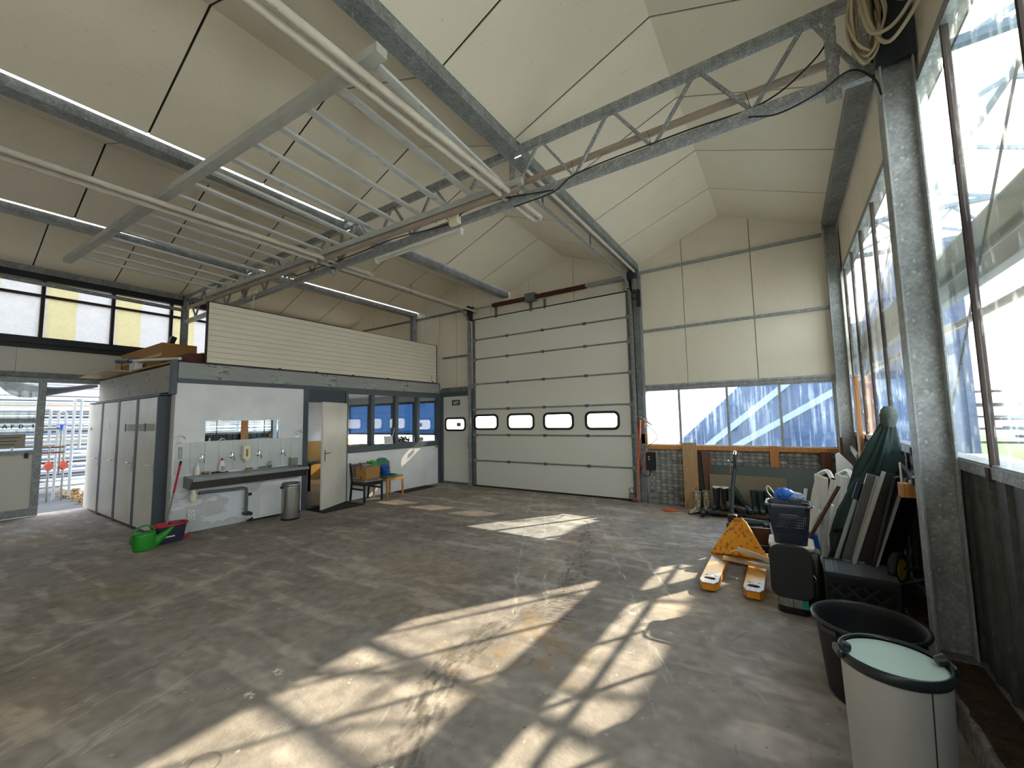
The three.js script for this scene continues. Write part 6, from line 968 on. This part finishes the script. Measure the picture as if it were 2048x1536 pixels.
{ // round black tub
  const t = thing('black_tub', 'wide black rubber tub on the floor behind the silver bin', 'tub', [0.33, 0, -3.27]); obj('tub_wall', lathe([[0, 0.004], [0.2, 0.005], [0.212, 0.02], [0.252, 0.4], [0.262, 0.425], [0.272, 0.43], [0.274, 0.445], [0.262, 0.45], [0.248, 0.436], [0.242, 0.4], [0.2, 0.03], [0, 0.022]], 56), M.rubber, t); obj('tub_rim', new THREE.TorusGeometry(0.266, 0.012, 10, 64).rotateX(Math.PI / 2).translate(0, 0.438, 0), mat('tubRim', 0x202729, 0.28), t); for (const a of [2.4, -0.7]) obj('grip', [bar([0.265 * Math.cos(a) - 0.05 * Math.sin(a), 0.41, 0.265 * Math.sin(a) + 0.05 * Math.cos(a)], [0.265 * Math.cos(a) + 0.05 * Math.sin(a), 0.41, 0.265 * Math.sin(a) - 0.05 * Math.cos(a)], 0.02, 0.03, 0, 0.006)], M.tubRim, t); }
{ // silver bin in front
  const t = thing('silver_bin', 'tall silver dustbin with a black rim and pale recessed lid in the foreground', 'bin', [0.3, 0, -2.3]);
  obj('bin_body', lathe([[0, 0.0], [0.146, 0.004], [0.15, 0.02], [0.169, 0.66]], 64), M.silver, t); obj('body_seam', bar([0.072, 0.02, 0.133], [0.082, 0.66, 0.1485], 0.004, 0.003), M.darkSteel, t);
  obj('rim', lathe([[0.165, 0.645], [0.174, 0.65], [0.178, 0.668], [0.174, 0.688], [0.169, 0.692], [0.164, 0.688], [0.162, 0.68]], 64), M.tubRim, t); obj('lid_panel', lathe([[0, 0.676], [0.1, 0.677], [0.163, 0.672]], 56), mat('mint', 0xb9cfc2, 0.45, 0, { map: T.plaster }), t);
  for (const [a, s] of [[-0.25, 1], [2.95, 1]]) obj('rim_grip', [rbox(0.026, 0.034, 0.08, 0.012, 0, 0, 0).rotateY(-a).translate(0.18 * Math.cos(a), 0.676, 0.18 * Math.sin(a)), cyl([0.17 * Math.cos(a), 0.7, 0.17 * Math.sin(a)], [0.14 * Math.cos(a), 0.69, 0.14 * Math.sin(a)], 0.022, 0.018)], M.tubRim, t);
}
{ // folded parasol
  const t = thing('parasol', 'folded dark green parasol leaning against the right glazed wall', 'parasol', [0.36, 0, -4.95]);
  const A = V(0.4, 0.2, -4.88), B = V(0.735, 1.6, -4.72), dir = B.clone().sub(A).normalize(), U = V(1, 0, 0).addScaledVector(dir, -dir.x).normalize(), W = dir.clone().cross(U);
  const rings = [[0, 0.09], [0.06, 0.14], [0.2, 0.165], [0.38, 0.16], [0.55, 0.145], [0.68, 0.125], [0.78, 0.105], [0.86, 0.09], [0.94, 0.06], [1, 0.035]].map(([k, r]) => [...Array(44)].map((_, i) => { const a = i / 44 * 6.283, f = 1 + 0.34 * Math.sin(a * 5 + k * 4) * (1 - k * 0.5) + 0.14 * Math.sin(a * 11 - k * 7) + 0.2 * (fbm(i / 44, k, 8, 6, 2, 701) - 0.5); return A.clone().addScaledVector(dir, k * 1.44).addScaledVector(U, Math.cos(a) * r * f).addScaledVector(W, Math.sin(a) * r * f * 0.8); }));
  wobj('canopy_cloth', loft(rings), M.tarp, t);
  const fl = loft([[0, 0.06], [0.35, 0.05], [0.7, 0.035], [1, 0.012]].map(([k, r]) => [...Array(14)].map((_, i) => { const a = i / 14 * 6.283; return V(0.66 + 0.13 * k + r * 0.5 * Math.cos(a), 1.18 + 0.12 * k + r * 2.2 * Math.sin(a) * (1 - k * 0.4), -4.66 + 0.05 * k + 0.25 * r * Math.cos(a)); }))); wobj('canopy_flap', fl, M.tarp, t);
  const fb = loft([[0, 0.11], [0.3, 0.12], [0.7, 0.1], [1, 0.07]].map(([k, r]) => [...Array(16)].map((_, i) => { const a = i / 16 * 6.283; return V(0.4 + 0.14 * k + r * Math.cos(a) * (1 + 0.1 * Math.sin(3 * a)), 0.62 + 0.45 * k + 0.05 * Math.sin(a), -4.72 - 0.02 * k + 0.07 * Math.sin(a)); }))); wobj('canopy_flap', fb, M.tarp, t);
  wobj('pole', cyl([0.345, 0.0, -4.9], [0.42, 0.3, -4.87], 0.022), M.steelDull, t); const top = thing('cloth_wrap', 'grey mesh cloth bunched on the tip of the parasol', 'cloth', [0.75, 1.62, -4.7]); obj('bunched_cloth', loft([[-0.1, 0.035], [-0.05, 0.05], [0, 0.055], [0.05, 0.045], [0.08, 0.02]].map(([y, r]) => [...Array(20)].map((_, i) => { const a = i / 20 * 6.283, f = 1 + 0.2 * Math.sin(a * 5 + y * 30); return [r * f * Math.cos(a) - 0.02, y + 0.02, r * f * Math.sin(a)]; }))), mat('meshCloth', 0x6f7a74, 0.9, 0, { map: T.terraCloth }), top);
}
{ // folded white chairs, seen edge-on
  const mk = (label, pos, turn, lean) => { const t = thing('folding_chair', label, 'chair', pos, turn); t.rotation.order = 'YXZ'; t.rotation.z = lean;
    const side = (z) => tube([[0, 0.0, z], [0.0, 0.45, z], [0.03, 0.8, z], [0.07, 1.02, z * 0.9]], 0.02, 26, 8); obj('back_frame', [side(-0.21), side(0.21), tube([[0.07, 1.02, -0.19], [0.085, 1.08, 0], [0.07, 1.02, 0.19]], 0.022, 20)], M.whitePl, t);
    for (let k = 0; k < 5; k++) obj('back_slat', rbox(0.018, 0.5, 0.055, 0.007, 0.03, 0.78, -0.14 + k * 0.07), M.whitePl, t);
    obj('seat', rbox(0.03, 0.44, 0.42, 0.012, -0.045, 0.5, 0, 3), M.whitePl, t); obj('leg_frame', [tube([[-0.09, 0.0, -0.18], [-0.085, 0.5, -0.18], [-0.05, 0.86, -0.18]], 0.017, 16), tube([[-0.09, 0.0, 0.18], [-0.085, 0.5, 0.18], [-0.05, 0.86, 0.18]], 0.017, 16), bar([-0.088, 0.12, -0.18], [-0.088, 0.12, 0.18], 0.025, 0.02)], M.whitePl, t); obj('arm_rest', [tube([[-0.1, 0.28, 0.235], [-0.095, 0.6, 0.235], [-0.03, 0.72, 0.235]], 0.02, 16), tube([[-0.1, 0.28, -0.235], [-0.095, 0.6, -0.235], [-0.03, 0.72, -0.235]], 0.02, 16)], M.whitePl, t); return t; };
  mk('folded white plastic chair standing leftmost beside the laundry basket', [0.17, 0, -5.35], 0.25, -0.07); mk('folded white plastic chair in the middle of the white chairs', [0.33, 0, -5.5], 0.2, -0.09); mk('folded white plastic chair rightmost, touching the green parasol', [0.49, 0, -5.6], 0.15, -0.11);
  const w = thing('white_board', 'white pointed board standing behind the folded chairs', 'board', [0.5, 0, -6.0]); obj('board_panel', ext([[-0.07, 0], [0.07, 0], [0.09, 1.08], [-0.02, 1.22], [-0.05, 1.2]], 0.02, 0.003), M.whitePl, w); obj('board_edge', bx(0.075, 0.095, 0.02, 1.06, -0.004, 0.024), M.beamGrey, w);
}
tag(obj('broom_handle', cyl([0.06, 0.36, -4.95], [0.38, 0.98, -5.0], 0.016, 0.016, 12), M.brownWood), 'brown broom handle leaning across between basket and parasol', 'handle');
tag(obj('blue_scoop', ext([[0, 0], [0.12, -0.05], [0.1, 0.08], [0.02, 0.1]], 0.05, 0.006).translate(0.08, 0.42, -5.05), M.bluePl), 'dark blue plastic scoop wedged behind the laundry basket', 'scoop');
{ // boards leaning beside the column
  const t = thing('edged_board', 'dark brown board with two pale edges leaning right of the parasol', 'board', [0.33, 0, -4.5]); const q0 = V(0.335, 0.03, -4.46), q1 = V(0.7, 1.17, -4.5); wobj('board_face', bar(q0, q1, 0.13, 0.018, Math.PI / 2, 0.002), mat('umber', 0x2c2320, 0.6, 0, { map: T.card }), t); for (const s of [-1, 1]) wobj('pale_edge', bar(q0.clone().add(V(s * 0.062, -s * 0.02, 0.012)), q1.clone().add(V(s * 0.062, -s * 0.02, 0.012)), 0.024, 0.024, 0, 0.003), M.beamGrey, t); }
{ const t = thing('edged_board', 'narrow grey board with a pale front edge left of the dark brown one', 'board', [0.25, 0, -4.55]); const q0 = V(0.24, 0.03, -4.54), q1 = V(0.575, 1.15, -4.58); wobj('board_face', bar(q0, q1, 0.07, 0.018, Math.PI / 2, 0.002), M.steelDull, t); wobj('pale_edge', bar(q0.clone().add(V(0.035, -0.01, 0.01)), q1.clone().add(V(0.035, -0.01, 0.01)), 0.016, 0.02, 0, 0.003), M.beamGrey, t); }
{ const t = thing('conduit', 'grey conduit pipe with a dark sleeve leaning left of the boards', 'pipe', [0.2, 0, -4.56]); wobj('conduit_pipe', cyl([0.16, 0.02, -4.56], [0.5, 1.06, -4.62], 0.017), mat('conduitGrey', 0x9aa3a1, 0.4), t); wobj('sleeve', cyl([0.455, 0.93, -4.615], [0.5, 1.07, -4.622], 0.026), mat('sleeveBlue', 0x10283c, 0.5), t); }
tag(obj('leaning_sheet', bar([0.55, 0.02, -4.75], [0.81, 1.16, -4.62], 0.6, 0.02), mat('blueBlack', 0x11202c, 0.45, 0, { map: T.plaster })), 'blue-black panel leaning on the cladding behind the wide column', 'panel');
tag(obj('leaning_sheet', bar([0.5, 0.02, -5.35], [0.82, 1.05, -5.2], 0.5, 0.02), mat('tealBlack', 0x17302f, 0.5, 0, { map: T.plaster })), 'dark green panel leaning behind the parasol', 'panel');
{ const t = thing('sack_truck', 'sack truck with a yellow-hubbed wheel behind the crate', 'sack truck', [0.66, 0, -4.36]); const wc = V(0.655, 0.47, -4.36); obj('tyre', new THREE.TorusGeometry(0.095, 0.03, 12, 32).rotateY(Math.PI / 2 - 0.55).translate(-0.005, 0.47, 0), M.rubber, t); obj('yellow_hub', cyl([-0.03, 0.47, -0.008], [0.015, 0.47, 0.014], 0.085, 0.085, 28), mat('hubYellow', 0xb79a1f, 0.5), t); obj('truck_frame', [tube([[0.03, 0.0, -0.1], [0.04, 0.4, -0.06], [0.08, 0.62, -0.02]], 0.014, 16), bar([0.0, 0.47, 0], [0.12, 0.47, -0.06], 0.02, 0.02)], M.boot, t); obj('truck_handle', tube([[-0.03, 0.4, 0.16], [0.05, 0.44, 0.18], [0.15, 0.5, 0.2]], 0.012, 16), M.rubber, t); }
{ const t = thing('dark_sack', 'dark green rubbish sack slumped between the pedal bin and the crate', 'sack', [0.13, 0, -4.55]); obj('sack_body', loft([[0.0, 0.07], [0.05, 0.09], [0.2, 0.085], [0.33, 0.07], [0.4, 0.045], [0.44, 0.05], [0.45, 0.02]].map(([y, r]) => [...Array(24)].map((_, i) => { const a = i / 24 * 6.283, f = 1 + 0.12 * Math.sin(a * 4 + y * 12) + 0.16 * (fbm(i / 24, y, 6, 5, 2, 733) - 0.5); return [r * f * Math.cos(a), y, r * f * Math.sin(a)]; }))), mat('sackGreen', 0x1b2622, 0.35), t); }
{ const t = thing('bench_vice', 'brown wooden block with a metal rod clamped beside the wide column', 'clamp', [0.73, 1.1, -4.14]); obj('clamp_block', rbox(0.13, 0.1, 0.1, 0.006, 0, 0, 0), M.pine, t); obj('clamp_rod', cyl([-0.05, 0.02, 0.02], [-0.05, 0.2, 0.02], 0.008), M.alu, t); obj('clamp_plate', [rbox(0.07, 0.02, 0.08, 0.004, 0.03, 0.06, 0), rbox(0.05, 0.02, 0.06, 0.004, 0.04, 0.09, 0)], M.alu, t); }
tag(obj('wall_rail', bar([0.84, 1.2, -5.2], [0.74, 1.17, -4.06], 0.03, 0.05, 0, 0.003), M.darkSteel), 'dark rail fixed along the cladding left of the wide column', 'rail');
tag(obj('plank', rbx(0.795, 0.835, 0.17, 2.16, -7.32, -7.08, 0.004), M.pine), 'tall orange timber plank standing against the right glazed wall', 'plank');
tag(obj('plank', rbx(0.66, 0.7, 0.16, 1.3, -8.12, -7.98, 0.004), M.brownWood), 'short brown plank standing in the back right corner', 'plank');
tag(obj('plank', bar([0.8, 1.14, -8.08], [0.79, 1.07, -7.34], 0.03, 0.07, 0, 0.003), M.beamGrey), 'grey horizontal board between the corner column and the tall orange plank', 'plank');
tag(obj('plank', rbx(0.72, 0.75, 0.16, 0.95, -7.7, -7.56, 0.004), M.brownWood), 'dark brown short plank between the corner and the tall orange plank', 'plank');

renderer.render(scene, camera);
